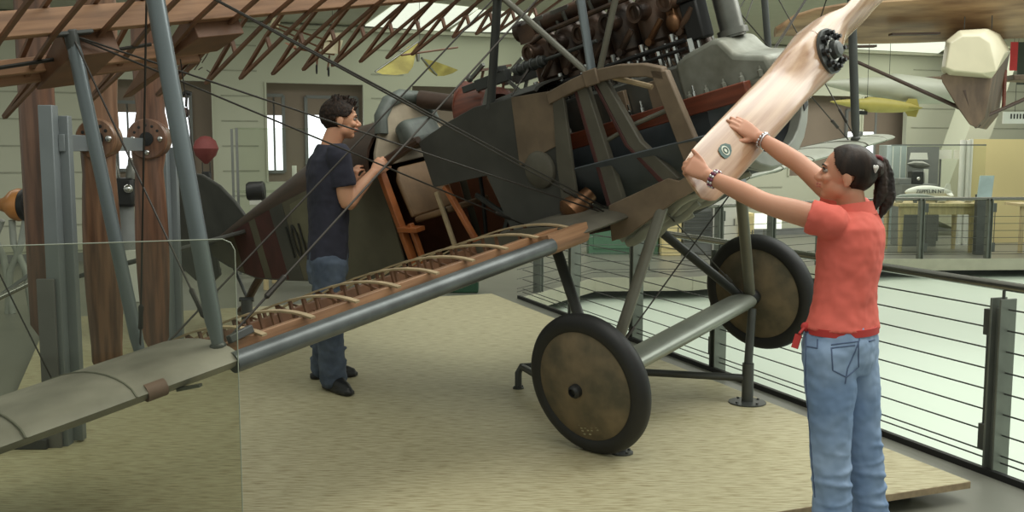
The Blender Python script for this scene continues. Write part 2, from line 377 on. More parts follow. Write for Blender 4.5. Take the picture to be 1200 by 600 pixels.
# ---- engine bay frame, near side
TOPR = [(-.17, 1.42), (.02, 1.445), (.15, 1.455), (.32, 1.44), (.47, 1.405), (.57, 1.36)]
for sg in (-1, 1):
    poly = [(x, z+.03) for x, z in TOPR]+[(x, z-.035) for x, z in TOPR[::-1]]
    rl = MB().prism(poly, .05, YX, (0, sg*.38, 0)).build('bay_top_rail', m_cowl2, plane, bevel=.006)
    MB().prism([(.50, 1.40), (.59, 1.37), (.69, .82), (.58, .80)], .04, YX, (0, sg*.385, 0)).build('bay_upright', m_cowl2, plane, bevel=.006)
    MB().prism([(.015, 1.42), (.085, 1.42), (.13, .80), (.04, .80)], .04, YX, (0, sg*.36, 0)).build('bay_upright', m_cowl, plane, bevel=.006)
    MB().prism([(.0, 1.41), (.02, 1.41), (.045, .80), (.02, .80)], .045, YX, (0, sg*.36, 0)).build('bay_edge_strip', m_maroon, plane, bevel=.003)
    MB().prism([(.15, 1.43), (.21, 1.43), (.33, 1.08), (.50, .86), (.42, .84), (.25, 1.08)], .04, YX, (0, sg*.365, 0)).build('bay_diagonal', m_cowl, plane, bevel=.006)
    MB().prism([(.135, 1.42), (.152, 1.42), (.252, 1.08), (.43, .84), (.395, .84), (.232, 1.08)], .045, YX, (0, sg*.365, 0)).build('bay_edge_strip', m_maroon, plane, bevel=.003)
    # wide lower plate with the ragged upper edge
    MB().prism([(-.0, .62), (.04, .805), (.44, .875), (.50, .85), (.56, .87), (.70, .945), (.69, .82), (.44, .755), (.1, .63)], .02, YX, (0, sg*.385, 0)).build('lower_side_plate', m_cowl2, plane, bevel=.004)
    MB().tube([(.25, sg*.36, 1.42), (.44, sg*.33, 1.32)], .014, 8).build('bay_stay', m_ribl, plane)
    MB().tube([(.06, sg*.34, 1.12), (.30, sg*.34, 1.17), (.57, sg*.34, 1.2)], .012, 8).build('bay_stay', m_strutg, plane)
# nose tray and its lip
mb = MB(); rs = []
for f in (-.25, .1, .45, .78):
    r = .43+.03*(f+.25)
    rs.append([pt(f, (r+.0)*math.cos(PI+k*PI/14)*1.0, 1.22+(.44)*math.sin(PI+k*PI/14)) for k in range(2, 15)]+
              [pt(f, (r-.012)*math.cos(PI+k*PI/14), 1.22+(.428)*math.sin(PI+k*PI/14)) for k in range(14, 1, -1)])
tray = mb.rings(rs).build('nose_tray', m_inside, plane)
mb = MB(); rs = []
for k in range(3, 16):
    a = PI+k*PI/14
    c, s_ = math.cos(a), math.sin(a)
    rs.append([pt(.76, .455*c, 1.22+.445*s_), pt(.83, .44*c, 1.22+.43*s_), pt(.83, .38*c, 1.22+.36*s_), pt(.76, .39*c, 1.22+.37*s_)])
lip = mb.rings(rs, smooth=False).build('nose_ring', mat('pale grey cowl ring', (150, 152, 142), .5, var=.2), plane, bevel=.006)
MB().prism([(-.05, 0), (0, .025), (.05, 0), (0, -.025)], .004, ((0, .6, .8), (0, -.8, .6), (1, 0, 0)), (.834, .36, 1.05)).build('slot', m_black, lip)
MB().prism([(-.3, 1.15), (.72, 1.2), (.75, 1.05), (.7, .86), (-.28, .82)], .012, YX, (0, .40, 0)).build('far_cowl_wall', m_dark, plane)
# torn silver-grey fabric and a blunt grey pipe under the nose, ahead of the wing roots
for i, (f0, f1, a, u0, u1, w) in enumerate(((-.02, .60, -.30, .61, .785, .03), (.02, .68, -.22, .60, .80, .035), (.0, .48, -.26, .585, .70, .03), (.12, .74, -.12, .625, .80, .03), (-.04, .36, -.16, .57, .665, .035))):
    pts = []
    for k in range(11):
        t = k/10; pts.append((f0+(f1-f0)*t, a+.03*math.sin(5*t+i*2), u0+(u1-u0)*t+.012*math.sin(11*t+i*1.7)))
    MB().tube(pts, [(w*(.5+.5*math.sin(PI*min(1, .15+k/11))), .006+.004*(k % 2)) for k in range(11)], 10, up=(0, 1, .3)).build('torn_fabric', m_wingsil, plane)
MB().tube([(.10, .10, .645), (.30, .10, .70), (.52, .10, .765)], [.045, .05, .05], 18).build('blunt_pipe', m_lead, plane)
# ---- engine
eng = MB().box((.2, 0, 1.30), (1.2, .30, .2)).build('engine', m_steel, plane, bevel=.02)
mb = MB()
prof = [(.48, 1.2), (.48, 1.40), (.55, 1.43), (.72, 1.46), (.76, 1.45), (.82, 1.36), (.98, 1.31), (1.0, 1.22), (.7, 1.18)]
mb.prism(prof, .34, YX).build('crankcase_nose', m_alu, eng, bevel=.025, seg=3)
mb = MB()
for k in range(5): mb.lathe([(.013, 0), (.013, .03), (.007, .034), (.007, .05)], (.54+.1*k, -.19, 1.205+.005*k), (0, 0, 1), 8)
mb.box((.74, -.18, 1.21), (.52, .05, .02)).build('case_flange', m_alu, eng)
MB().tube([(-.42, -.05, 1.05), (-.42, 0, 1.02), (.62, 0, 1.06), (.68, 0, 1.1)], [.12, .2, .2, .12], 20).build('oil_sump', m_inside, eng)
for sg in (-1, 1):
    MB().box((.22, sg*.25, 1.175), (1.36, .06, .085), (V(1, 0, .01), V(0, 1, 0), V(-.01, 0, 1))).build('engine_bearer', m_redwood, eng, bevel=.005)
for i in range(6):
    f = -.43+.19*i
    c = MB().lathe([(.084, 0), (.084, .05), (.078, .055), (.076, .10), (.092, .115), (.0935, .2), (.092, .29), (.084, .33), (.06, .365), (.02, .375)], (f, 0, 1.44), (0, 0, 1), 24)
    co = c.build('cylinder', m_cyl, eng)
    MB().tube([(f, -.05, 1.70), (f, -.10, 1.71), (f-.02, -.135, 1.71)], [.05, .045, .042], 14).lathe([(.052, 0), (.052, .012), (.036, .012), (.034, -.02)], (f-.02, -.13, 1.71), (-.1, -1, 0), 14).build('exhaust_port', m_cyl, eng)
    for q in range(4):
        a = PI/4+q*PI/2+PI
        MB().tube([(f+.088*math.cos(a), .088*math.sin(a), 1.39), (f+.088*math.cos(a), .088*math.sin(a), 1.52)], .012, 8).build('hold_down_stud', m_chrome, eng)
    MB().tube([(f-.045, -.115, 1.39), (f-.045, -.115, 1.55)], .014, 8).build('hold_down_stud', m_chrome, eng)
    MB().tube([(f+.05, -.12, 1.39), (f+.05, -.12, 1.50)], .018, 8).build('hold_down_stud', m_chrome, eng)
    MB().tube([(f, -.095, 1.56), (f+.06, -.11, 1.60), (f+.1, -.1, 1.64)], .016, 8).lathe([(.02, 0), (.02, .03)], (f, -.085, 1.55), (0, -1, 0), 10).build('water_pipe', m_brass if i == 4 else m_cyl, eng)
    MB().tube([(f+.03, -.03, 1.79), (f+.03, -.05, 1.87)], .012, 8).tube([(f-.04, -.02, 1.79), (f-.04, -.03, 1.88)], .014, 8).box((f, -.03, 1.885), (.13, .025, .02)).build('rocker', m_steel, eng)
cs = MB().tube([(-.55, 0, 1.86), (.62, 0, 1.86)], .045, 14).box((-.5, 0, 1.83), (.12, .12, .1)).lathe([(.06, 0), (.06, .04), (.03, .05)], (-.56, 0, 1.86), (-1, 0, 0), 16)
cs.build('camshaft_housing', m_cyl, eng)
MB().tube([(-.52, -.12, 1.49), (0, -.14, 1.50), (.55, -.13, 1.50)], .012, 8).tube([(-.52, -.13, 1.455), (.55, -.135, 1.46)], .009, 8).build('ignition_conduit', m_black, eng)
MB().tube([(-.5, -.1, 1.75), (-.3, -.11, 1.79), (.5, -.11, 1.80)], .014, 8).build('intake_rail', m_cyl, eng)
mb = MB().tube([(.73, .02, 1.45), (.73, .02, 1.95)], .06, 18).lathe([(.075, 0), (.075, .03)], (.73, .02, 1.46), (0, 0, 1), 18)
mb.build('water_pump', m_steel, eng)
MB().box((.60, -.06, 1.58), (.1, .1, .19)).box((.60, -.06, 1.69), (.12, .12, .03)).build('magneto', m_black, eng, bevel=.01)
MB().box((.50, -.09, 1.63), (.05, .06, .1)).ball((.5, -.11, 1.6), (.04, .03, .05), 12, 8).build('carburettor', m_brass, eng, bevel=.01)
for f in (-.1, .12, .34): MB().box((f, -.17, 1.28), (.07, .03, .15)).build('engine_foot', m_cowl2, eng, bevel=.004)
for f in (-.3, -.22, 0, .08, .2, .28, .44, .6): MB().lathe([(.012, 0), (.012, .025), (.006, .03), (.006, .06)], (f, -.235, 1.215), (0, 0, 1), 8).build('bearer_bolt', m_chrome, eng)
MB().tube([(-.32, -.3, 1.38), (-.3, -.31, 1.28), (-.26, -.3, 1.22)], [.06, .07, .04], 14).build('oil_filter', m_brass, eng)
# copper horn low at the wing root
MB().lathe([(.045, -.05), (.05, 0), (.075, .07), (.08, .1), (.05, .13), (0.0, .14)], (-.14, -.36, .86), (-.35, -.6, -.35), 20).build('copper_filter', m_brass, plane)
# ---- propeller
PANG = math.radians(18.)
bd = V(0, math.cos(PANG), math.sin(PANG)); bn = V(0, -math.sin(PANG), math.cos(PANG))
HB = V(1.12, 0, 1.253)
prop = MB().lathe([(.05, -.12), (.06, -.1), (.06, .06), (.05, .07)], HB, (1, 0, 0), 24).build('propeller', m_prop, plane)
def ip(k, *kv):
    for (a, x), (b, y) in zip(kv, kv[1:]):
        if k <= b:
            t = max(0, (k-a)/(b-a)); t = t*t*(3-2*t); return x+(y-x)*t
    return kv[-1][1]
def blade_at(r, sg):
    k = r/1.25
    ch = ip(k, (0, .125), (.09, .122), (.3, .108), (.62, .108), (.86, .108), (.94, .102), (.98, .08), (1.0, .05))
    th = ip(k, (0, .072), (.08, .072), (.3, .042), (1.0, .007)); tw = math.radians(ip(k, (0, 0), (.07, 3), (.3, 36), (.6, 24), (1., 13)))
    cd = (bn*sg)*math.cos(tw)+V(1, 0, 0)*math.sin(tw); nd = V(1, 0, 0)*math.cos(tw)-(bn*sg)*math.sin(tw)
    return HB+bd*(sg*r), cd, nd, ch, th, k
for sg in (1, -1):
    rs = []
    for i in range(41):
        c0, cd, nd, ch, th, k = blade_at(1.25*i/40-.02*(i == 0), sg)
        e = ip(k, (0, .45), (.2, .9), (1, 1))
        rs.append([c0+cd*(ch*abs(math.cos(a))**e*(1 if math.cos(a) > 0 else -1))+nd*(th*abs(math.sin(a))**e*(1 if math.sin(a) > 0 else -.6 if k > .2 else -1)) for a in [t*2*PI/28 for t in range(28)]])
    blade = MB().rings(rs).build('blade', m_prop, prop)
    if sg == -1:
        # small shield-shaped maker's decal near the tip
        c0, cd, nd, ch, th, k = blade_at(.975, sg)
        c0 = c0+nd*(th*1.0+.0012)-cd*.01
        shield = [(-.05, 0), (-.03, .02), (-.005, .028), (.02, .026), (.034, .02), (.04, 0), (.034, -.02), (.02, -.026), (-.005, -.028), (-.03, -.02)]
        up = -bd*sg
        dc = MB().prism(shield, .002, (bd*sg, cd, nd), c0).build('decal', mat('dark teal print', (58, 88, 80), .5), prop)
        MB().lathe([(.021, 0), (.021, .0014)], c0+nd*.0008, nd, 20).build('decal_roundel', mat('pale print', (206, 208, 190), .5), prop)
        MB().torus(c0+nd*.0026, .012, .003, nd, 18, 6).build('decal_emblem', MATS['dark teal print'], prop)
hp = MB().lathe([(.104, 0), (.104, .014), (.04, .016), (.04, .05), (.028, .06), (.0, .062)], (1.19, 0, 1.253), (1, 0, 0), 32).build('hub_plate', m_strutd, prop)
for q in range(8):
    a = q*2*PI/8
    MB().lathe([(.019, 0), (.019, .020), (.010, .022), (.010, .036)], (1.204, .078*math.cos(a), 1.253+.078*math.sin(a)), (1, 0, 0), 6).build('hub_bolt', m_black, prop)
MB().torus((1.21, 0, 1.253), .05, .009, (1, 0, 0), 28, 8).build('hub_ring', m_steel, prop)
# ---- wheels
WY = .837
for sg in (-1, 1):
    w = MB().torus((0, sg*WY, 0), .31, .052, (0, 1, 0), 64, 16).build('wheel', m_tyre, plane)
    MB().lathe([(.29, -.03), (.275, -.045), (.16, -.075), (.04, -.095), (.0, -.095)], (0, sg*WY, 0), (0, 1, 0), 48).build('wheel_cover', m_disc, w)
    MB().lathe([(.29, -.03), (.275, -.045), (.16, -.075), (.04, -.095), (.0, -.095)], (0, sg*WY, 0), (0, -1, 0), 48).build('wheel_cover', m_disc, w)
    MB().lathe([(.035, .08), (.034, .12), (.028, .125), (.026, .13), (.02, .135), (.018, .12)], (0, sg*WY, 0), (0, sg, 0), 20).build('hub_cap', m_black, w)
    mb = MB()
    for k in range(26):                                    # stencilled block of paint flecks low on the cover
        x, z = -.02+.05*((k % 4)-1.5)/1.5+random.uniform(-.008, .008), -.13-.018*(k//4)+random.uniform(-.004, .004)
        rr = math.hypot(x, z); y = -(.095-.052*(rr/.28))
        mb.box((x, sg*WY+(y*1 if sg == -1 else -y)*1.0, z), (.012, .012, .008))
    mb.build('stencil', mat('worn cream paint', (150, 142, 112), .7, var=.3), w)
MB().tube([(0, -WY-.05, 0), (0, WY+.05, 0)], .026, 14).build('axle', m_strutd, plane)
mb = MB(); rs = []
for y in (-.66, .66):
    rs.append([pt(.11*math.cos(t*2*PI/24)*(1.25 if math.cos(t*2*PI/24) < 0 else 1)-.03, y, -.012+.052*math.sin(t*2*PI/24)) for t in range(24)])
mb.rings(rs).build('axle_fairing', mat('pale green grey enamel', (148, 152, 142), .35, metal=.35, var=.15), plane)
for sg in (-1, 1):
    MB().tube([(.35, sg*.37, .74), (.02, sg*.70, .02)], [(.022, .034)]*2, 14, up=(1, 0, 0)).build('undercarriage_strut', m_strutg, plane)
    MB().tube([(-.42, sg*.37, .70), (-.05, sg*.70, .02)], [(.022, .034)]*2, 14, up=(1, 0, 0)).build('undercarriage_strut', m_strutd, plane)
    MB().ball((.01, sg*.72, 0), (.06, .05, .05), 14, 8).build('axle_bungee', m_black, plane)
def wire(name, p, q, r=.004, m=m_wire, parent=plane, turn=None):
    mb = MB().tube([p, q], r, 6)
    if turn is not None:
        p, q = V(p), V(q); d = (q-p).normalized(); c = p+(q-p)*turn
        mb.tube([c-d*.06, c-d*.05, c, c+d*.05, c+d*.06], [r, r*2.6, r*2.2, r*2.6, r], 8)
    return mb.build(name, m, parent)
wire('undercarriage_wire', (.35, -.37, .73), (-.02, .68, .04), turn=.8)
wire('undercarriage_wire', (.35, .37, .73), (.0, -.66, .05), turn=.86)
# ---- wings
def airfoil(le, te, t=.075, camber=.055, n=14):
    """closed (f,u) section from leading edge le to trailing edge te"""
    c = le[0]-te[0]; up, lo = [], []
    for i in range(n+1):
        x = (i/n)**1.6
        ch = le[1]+(te[1]-le[1])*x; cm = c*camber*4*x*(1-x)*(.6+.8*(1-x)); th = c*t*.5*2.9*math.sqrt(x)*(1-x)**.9
        f = le[0]-c*x
        up.append((f, ch+cm+th)); lo.append((f, ch+cm-th*.8))
    return up, lo
def u_low(a): return .728 if a < .36 else .722-(a-.36)*.05
def wing_rings(stations, chords, t=.07, cam=.035, lef=.15, te_drop=.05, tip=None):
    rs = []
    for a, c in zip(stations, chords):
        u0 = u_low(a); lf = lef-(1.36-c)*.45
        up, lo = airfoil((lf, u0), (lf-c, u0-te_drop*c/1.36), t, cam)
        rs.append([pt(f, a, u) for f, u in up]+[pt(f, a, u) for f, u in lo[::-1][1:-1]])
    return rs
lw = empty('lower_wing'); lw.parent = plane
MB().rings(wing_rings([-3.98, -3.95, -3.88, -3.75, -3.55, -3.2, -2.9, -2.66], [.25, .55, .85, 1.15, 1.33, 1.36, 1.36, 1.36], .105, .026)).build('outer_panel', m_wingf, lw)
MB().rings(wing_rings([-.78, -.7, -.37], [1.30, 1.36, 1.36])).build('root_fairing', m_cowl, lw)
MB().rings(wing_rings([.37, 1.0, 2.0, 2.6, 3.0, 3.2, 3.36, 3.44], [1.36, 1.36, 1.36, 1.34, 1.22, 1.02, .7, .3])).build('outer_panel', m_wingsil, lw)
# seams on the fabric over the hidden ribs
m_tape = mat('worn seam tape', (112, 110, 98), .7)
for a in (-3.05, -3.4, -3.75, .8, 1.2, 1.6, 2.0, 2.4, 2.8):
    up, lo = airfoil((.15 if a < 2.6 else .11, u_low(a)), (-1.21, u_low(a)-.05), .07 if a > 0 else .105, .035 if a > 0 else .026)
    pts = [(f, a, u-.0005) for f, u in lo[:12]][::-1] if a > 0 else []
    MB().tube(pts+[(f, a, u+.0005) for f, u in up[:12]], .004, 6).build('rib_seam', m_tape, lw)
MB().tube([(.122, -3.01, u_low(0)-.0), (.122, -2.94, u_low(0)-.0)], [(.028, .030)]*2, 12).build('edge_patch', mat('faded rust patch', (120, 96, 84), .7, var=.3), lw)
# torn flap of metal on the leading edge
MB().bar((.10, -2.89, .70), (.165, -2.84, .695), .025, .010).build('torn_bracket', m_steel, lw)
# bare section: nose sheet, spars, ribs, trailing-edge wire
MB().tube([(.118, -2.68, .722), (.118, -2.0, .722), (.118, -1.02, .722), (.118, -.97, .722)], [(.042, .038)]*4, 18).build('nose_sheet', m_lead, lw)
MB().tube([(.09, -.98, .722), (.09, -.7, .722)], .045, 14).bar((.10, -.99, .75), (.10, -.70, .75), .07, .05).build('nose_rail', m_spar, lw)
MB().box((-.02, -1.66, .745), (.06, 2.1, .075)).build('front_spar', m_spar, lw, bevel=.004)
MB().box((-.62, -1.66, .735), (.05, 2.1, .07)).build('rear_spar', m_rib, lw, bevel=.004)
MB().tube([(-1.2, -2.7, .68), (-1.2, -.7, .68)], .008, 6).build('trailing_edge', m_steel, lw)
for i in range(9):
    a = -2.5+.2175*i
    up, lo = airfoil((.12, .728), (-1.2, .68), .075, .04)
    mb = MB()
    for q, r in zip(up[2:], up[3:]): mb.bar((q[0], a, q[1]+.004), (r[0], a, r[1]+.004), .022, .008, (0, 0, 1))
    rib = mb.build('rib_cap', m_ribl, lw)
    mb = MB()
    for q, r in zip(lo[2:], lo[3:]): mb.bar((q[0], a, q[1]), (r[0], a, r[1]), .02, .008, (0, 0, 1))
    for j in (4, 6, 7, 8, 9, 10, 11): mb.bar((up[j][0], a, lo[j][1]), (up[j][0], a, up[j][1]), .014, .012, (0, 1, 0))
    mb.bar((up[7][0], a, lo[7][1]), (up[9][0], a, up[9][1]), .008, .008, (0, 1, 0)).bar((up[9][0], a, lo[9][1]), (up[11][0], a, up[11][1]), .008, .008, (0, 1, 0))
    mb.build('rib_web', m_rib, lw)
# upper wing: two spars, ribs, trailing edge, aileron; bare wood
uw = empty('upper_wing'); uw.parent = plane
MB().box((-.35, -.8, 2.075), (.045, 6.3, .095)).build('rear_spar', m_spar, uw, bevel=.004)
MB().box((.33, -.8, 2.12), (.045, 6.3, .095)).build('front_spar', m_spar, uw, bevel=.004)
MB().tube([(.5, -3.9, 2.11), (.5, 2.3, 2.11)], .025, 10).build('leading_edge', m_spar, uw)
MB().tube([(-1.02, -.1, 1.9), (-1.02, -.55, 1.9)], .006, 6).build('trailing_edge', m_rib, uw)
def upper_rib(a, te=-1.02, ut=1.895, nose=True):
    mb = MB()
    top = [(.5, 2.12), (.33, 2.175), (0, 2.18), (-.35, 2.13), (-.7, 2.02), (te, ut)]
    bot = [(.5, 2.095), (.33, 2.07), (0, 2.06), (-.35, 2.02), (-.7, 1.955), (te, ut)]
    for P in (top, bot):
        for q, r in zip(P, P[1:]): mb.bar((q[0], a, q[1]), (r[0], a, r[1]), .02, .012, (0, 0, 1))
    for q, r in zip(top[1:5], bot[1:5]): mb.bar((q[0], a, q[1]), (r[0], a, r[1]), .012, .018, (0, 1, 0))
    mb.bar((.2, a, 2.175), (.05, a, 2.065), .012, .014, (0, 1, 0)).bar((-.15, a, 2.16), (-.02, a, 2.065), .012, .014, (0, 1, 0))
    return mb.build('wing_rib', m_rib, uw)
a = -.47
while a > -3.8:
    if a > -2.0: upper_rib(a)
    else: upper_rib(a, -.62, 1.985)
    a -= .19
for a in (-.28, -.09, .1, .3): upper_rib(a, -.85, 1.93)
MB().box((-.62, -2.9, 1.985), (.03, 1.85, .06)).build('false_spar', m_spar, uw, bevel=.003)
al = MB().box((-.69, -2.85, 1.96), (.03, 1.7, .055)).build('aileron', m_spar, uw, bevel=.003)
for a in (-2.0, -2.35, -2.7, -3.05, -3.4, -3.68):
    MB().bar((-.69, a, 1.975), (-1.1, a-.02, 1.89), .018, .012, (0, 0, 1)).bar((-.69, a, 1.94), (-1.1, a-.02, 1.885), .018, .012, (0, 0, 1)).build('aileron_rib', m_rib, uw)
MB().prism([(-.52, 0), (-.7, .05), (-1.12, 0), (-.7, -.05)], .05, ((1, 0, .17), (-.17, 0, 1), (0, 1, 0)), (0, -2.16, 2.09)).build('aileron_end_rib', m_rib, al, bevel=.004)
MB().prism([(-.38, .06), (-.62, .03), (-.62, -.03), (-.38, -.06)], .22, ((1, 0, .17), (-.17, 0, 1), (0, 1, 0)), (0, -2.05, 2.09)).build('spar_gusset', m_rib, uw, bevel=.004)
MB().prism([(-.38, .05), (-.75, .01), (-.75, -.03), (-.38, -.06)], .2, ((1, 0, .17), (-.17, 0, 1), (0, 1, 0)), (0, -2.6, 2.07)).build('spar_gusset', m_rib, uw, bevel=.004)
# struts
for a in (-2.68, 2.45):
    st_m = m_strut if a < 0 else m_strutd
    u0 = .785 if a < 0 else .68
    MB().tube([(.05, a, u0), (.07, a, u0+.1), (.33, a, 2.0), (.345, a, 2.09)], [.02, .03, .03, .02], 14).build('interplane_strut', st_m, plane)
    MB().tube([(-.60, a, u0-.02), (-.58, a, u0+.08), (-.36, a, 1.95), (-.345, a, 2.04)], [.018, .026, .026, .018], 14).build('interplane_strut', st_m, plane)
    MB().ball((.045, a, u0), (.035, .03, .022), 12, 8).build('strut_fitting', m_strutd, plane)
    MB().ball((-.605, a, u0-.025), (.035, .03, .022), 12, 8).build('strut_fitting', m_strutd, plane)
    MB().bar((.04, a+.05, u0+.01), (.02, a+.16, u0+.02), .025, .03).build('strut_fitting', m_strutd, plane, bevel=.004)
    MB().bar((-.345, a-.08, 2.03), (-.345, a+.08, 2.03), .035, .025).tube([(-.36, a, 1.97), (-.345, a, 2.04)], .026, 12).build('strut_fitting', m_strutd, plane, bevel=.004)
    wire('incidence_wire', (-.345, a, 2.03), (.04, a, u0+.02), turn=.88)
    wire('incidence_wire', (.34, a, 2.07), (-.6, a, u0), turn=.88)
for sg in (-1, 1):
    MB().tube([(-.63, sg*.36, 1.47), (-.35, sg*.36, 2.04)], [(.018, .03)]*2, 14, up=(0, 1, 0)).build('cabane_strut', m_strut if sg > 0 else m_strutd, plane)
    MB().tube([(.14, sg*.38, 1.45), (.21, sg*.36, 2.1)], [(.018, .028)]*2, 14, up=(0, 1, 0)).build('cabane_strut', m_strut, plane)
    MB().tube([(.18, sg*.38, 1.45), (.6, sg*.36, 2.1)], [(.014, .02)]*2, 14, up=(0, 1, 0)).build('cabane_strut', m_strutg, plane)
    MB().tube([(.14, sg*.385, 1.455), (-.34, sg*.36, 2.02)], [(.015, .022)]*2, 14, up=(0, 1, 0)).build('cabane_strut', m_strutg, plane)
    MB().box((.15, sg*.405, 1.45), (.09, .02, .08)).build('strut_clamp', m_cowl2, plane, bevel=.006)
    e = -2.68 if sg < 0 else 2.45
    # flying wires (pairs) and landing wires
    for dy in (0, .03):
        wire('flying_wire', (.02, sg*.40, .80-dy), (.335, e, 2.06), turn=.12 if dy else None)
    wire('flying_wire', (-.5, sg*.40, .76), (-.35, e, 2.02), turn=.1)
    wire('flying_wire', (-.0, sg*.40, .775), (-.345, e, 2.02))
    wire('landing_wire', (.02, e+(.06 if sg < 0 else -.06), u_low(e)+.07), (.33, sg*.36, 2.08), .0045, turn=.1)
    wire('landing_wire', (-.6, e+(.06 if sg < 0 else -.06), u_low(e)+.04), (-.35, sg*.36, 2.03), .0045, turn=.12)
wire('aileron_rod', (-.56, -3.9, 1.93), (-.5, -2.3, 1.99), .008)
wire('aileron_cable', (-.66, -2.1, 1.95), (-.66, -2.3, .77), .003)
wire('aileron_cable', (-.60, -3.2, 1.98), (-.66, -3.0, .77), .003)
wire('centre_wire', (-.35, -.36, 2.03), (-.5, .36, 1.5), .004)
wire('centre_wire', (-.35, .36, 2.03), (-.45, -.36, 1.5), .004, turn=.8)
# ================================================================== people
def skin_mat(name, c, c2):
    m = mat(name, c, .5, var=.1, scale=5, c2=c2, mixlo=.3, mixhi=.7)
    b = m.node_tree.nodes['Principled BSDF']
    b.inputs['Subsurface Weight'].default_value = .12; b.inputs['Subsurface Radius'].default_value = (.02, .008, .005)
    b.inputs['Subsurface Scale'].default_value = .5
    return m
m_skin_g = skin_mat('tan skin', (206, 150, 122), (192, 134, 106))
m_skin_b = skin_mat('fair skin', (212, 160, 128), (198, 142, 112))
m_hair_g = mat('dark brown straight hair', (54, 40, 32), .5, var=.5, scale=30, stretch=(1, 1, .12), bump=.5, c2=(28, 20, 17), spec=.25)
m_hair_b = mat('brown short hair', (50, 36, 28), .6, var=.5, scale=60, bump=.6, c2=(24, 17, 14), spec=.2)
m_coral = mat('coral polo cotton', (224, 104, 90), .8, var=.1, scale=14, bump=.08)
m_denim = mat('light blue denim', (150, 170, 198), .85, var=.28, scale=5, bump=.12, c2=(118, 142, 176), detail=8)
m_denimd = mat('dark blue denim', (88, 99, 116), .85, var=.35, scale=7, bump=.15, c2=(58, 68, 84), detail=8)
m_seam = mat('denim seam', (88, 104, 134), .85, var=.15)
m_navy = mat('navy cotton', (46, 46, 60), .85, var=.25, scale=9, bump=.1)
m_belt = mat('red cloth belt', (196, 58, 54), .7, var=.15)
m_eye = mat('dark eye', (26, 20, 18), .2)
m_lip = mat('lips', (176, 98, 88), .45, var=.1)
m_shoe = mat('black shoe leather', (24, 24, 24), .45, var=.2)

def bake(mb, name, m, parent, voxel=.006, smooth=4, disp=0., dsize=.06, inflate=0.):
    """join overlapping closed shapes into one continuous surface"""
    o = mb.build(name, m, None, angle=180)
    r = o.modifiers.new('join', 'REMESH'); r.mode = 'VOXEL'; r.voxel_size = voxel
    if smooth:
        s = o.modifiers.new('soft', 'SMOOTH'); s.factor = .5; s.iterations = smooth
    if disp:
        t = bpy.data.textures.new(name+'_folds', 'CLOUDS'); t.noise_scale = dsize; t.noise_depth = 1
        d = o.modifiers.new('folds', 'DISPLACE'); d.texture = t; d.strength = disp; d.mid_level = .5; d.texture_coords = 'GLOBAL'
    dg = bpy.context.evaluated_depsgraph_get(); dg.update()
    me = bpy.data.meshes.new_from_object(o.evaluated_get(dg))
    old = o.data; o.modifiers.clear(); o.data = me; bpy.data.meshes.remove(old); me.name = name
    for p in me.polygons: p.use_smooth = True
    if parent is not None: wchild0(o, parent)
    return o
def wchild0(o, par):
    M = Matrix.Translation(par.location) @ par.rotation_euler.to_matrix().to_4x4()
    o.parent = par; o.matrix_parent_inverse = M.inverted(); return o
def rod(a, b, axis, ang):
    return Quaternion(axis, ang) @ V(a) if b is None else None
def limb(mb, pts, rs, n=20):
    """tapered limb through pts with rounded ends; radii per point, smooth in between"""
    P, Rr = [], []
    k = len(pts)
    for i in range(k-1):
        p0, p1, p2, p3 = V(pts[max(i-1, 0)]), V(pts[i]), V(pts[i+1]), V(pts[min(i+2, k-1)])
        for j in range(5):
            t = j/5
            P.append(.5*((2*p1)+(p2-p0)*t+(2*p0-5*p1+4*p2-p3)*t*t+(3*p1-p0-3*p2+p3)*t**3))
            Rr.append(rs[i]+(rs[i+1]-rs[i])*(t*t*(3-2*t)))
    P.append(V(pts[-1])); Rr.append(rs[-1])
    d0 = (P[1]-P[0]).normalized(); d1 = (P[-1]-P[-2]).normalized()
    P = [P[0]-d0*Rr[0]*.6, P[0]-d0*Rr[0]*.35]+P+[P[-1]+d1*Rr[-1]*.35, P[-1]+d1*Rr[-1]*.6]
    Rr = [Rr[0]*.45, Rr[0]*.85]+Rr+[Rr[-1]*.85, Rr[-1]*.45]
    mb.tube(P, Rr, n); return mb
def ell_loft(mb, secs, n=32, e=2.3):
    """secs: (centre, half width, half depth, right, forward)"""
    rs = []
    for c, w, d, r, f in secs:
        ring = []
        for t in range(n):
            a = t*2*PI/n; ca, sa = math.cos(a), math.sin(a)
            x = abs(ca)**(2/e)*(1 if ca > 0 else -1); y = abs(sa)**(2/e)*(1 if sa > 0 else -1)
            ring.append(V(c)+V(r)*w*x+V(f)*d*y)
        rs.append(ring)
    return mb.rings(rs)
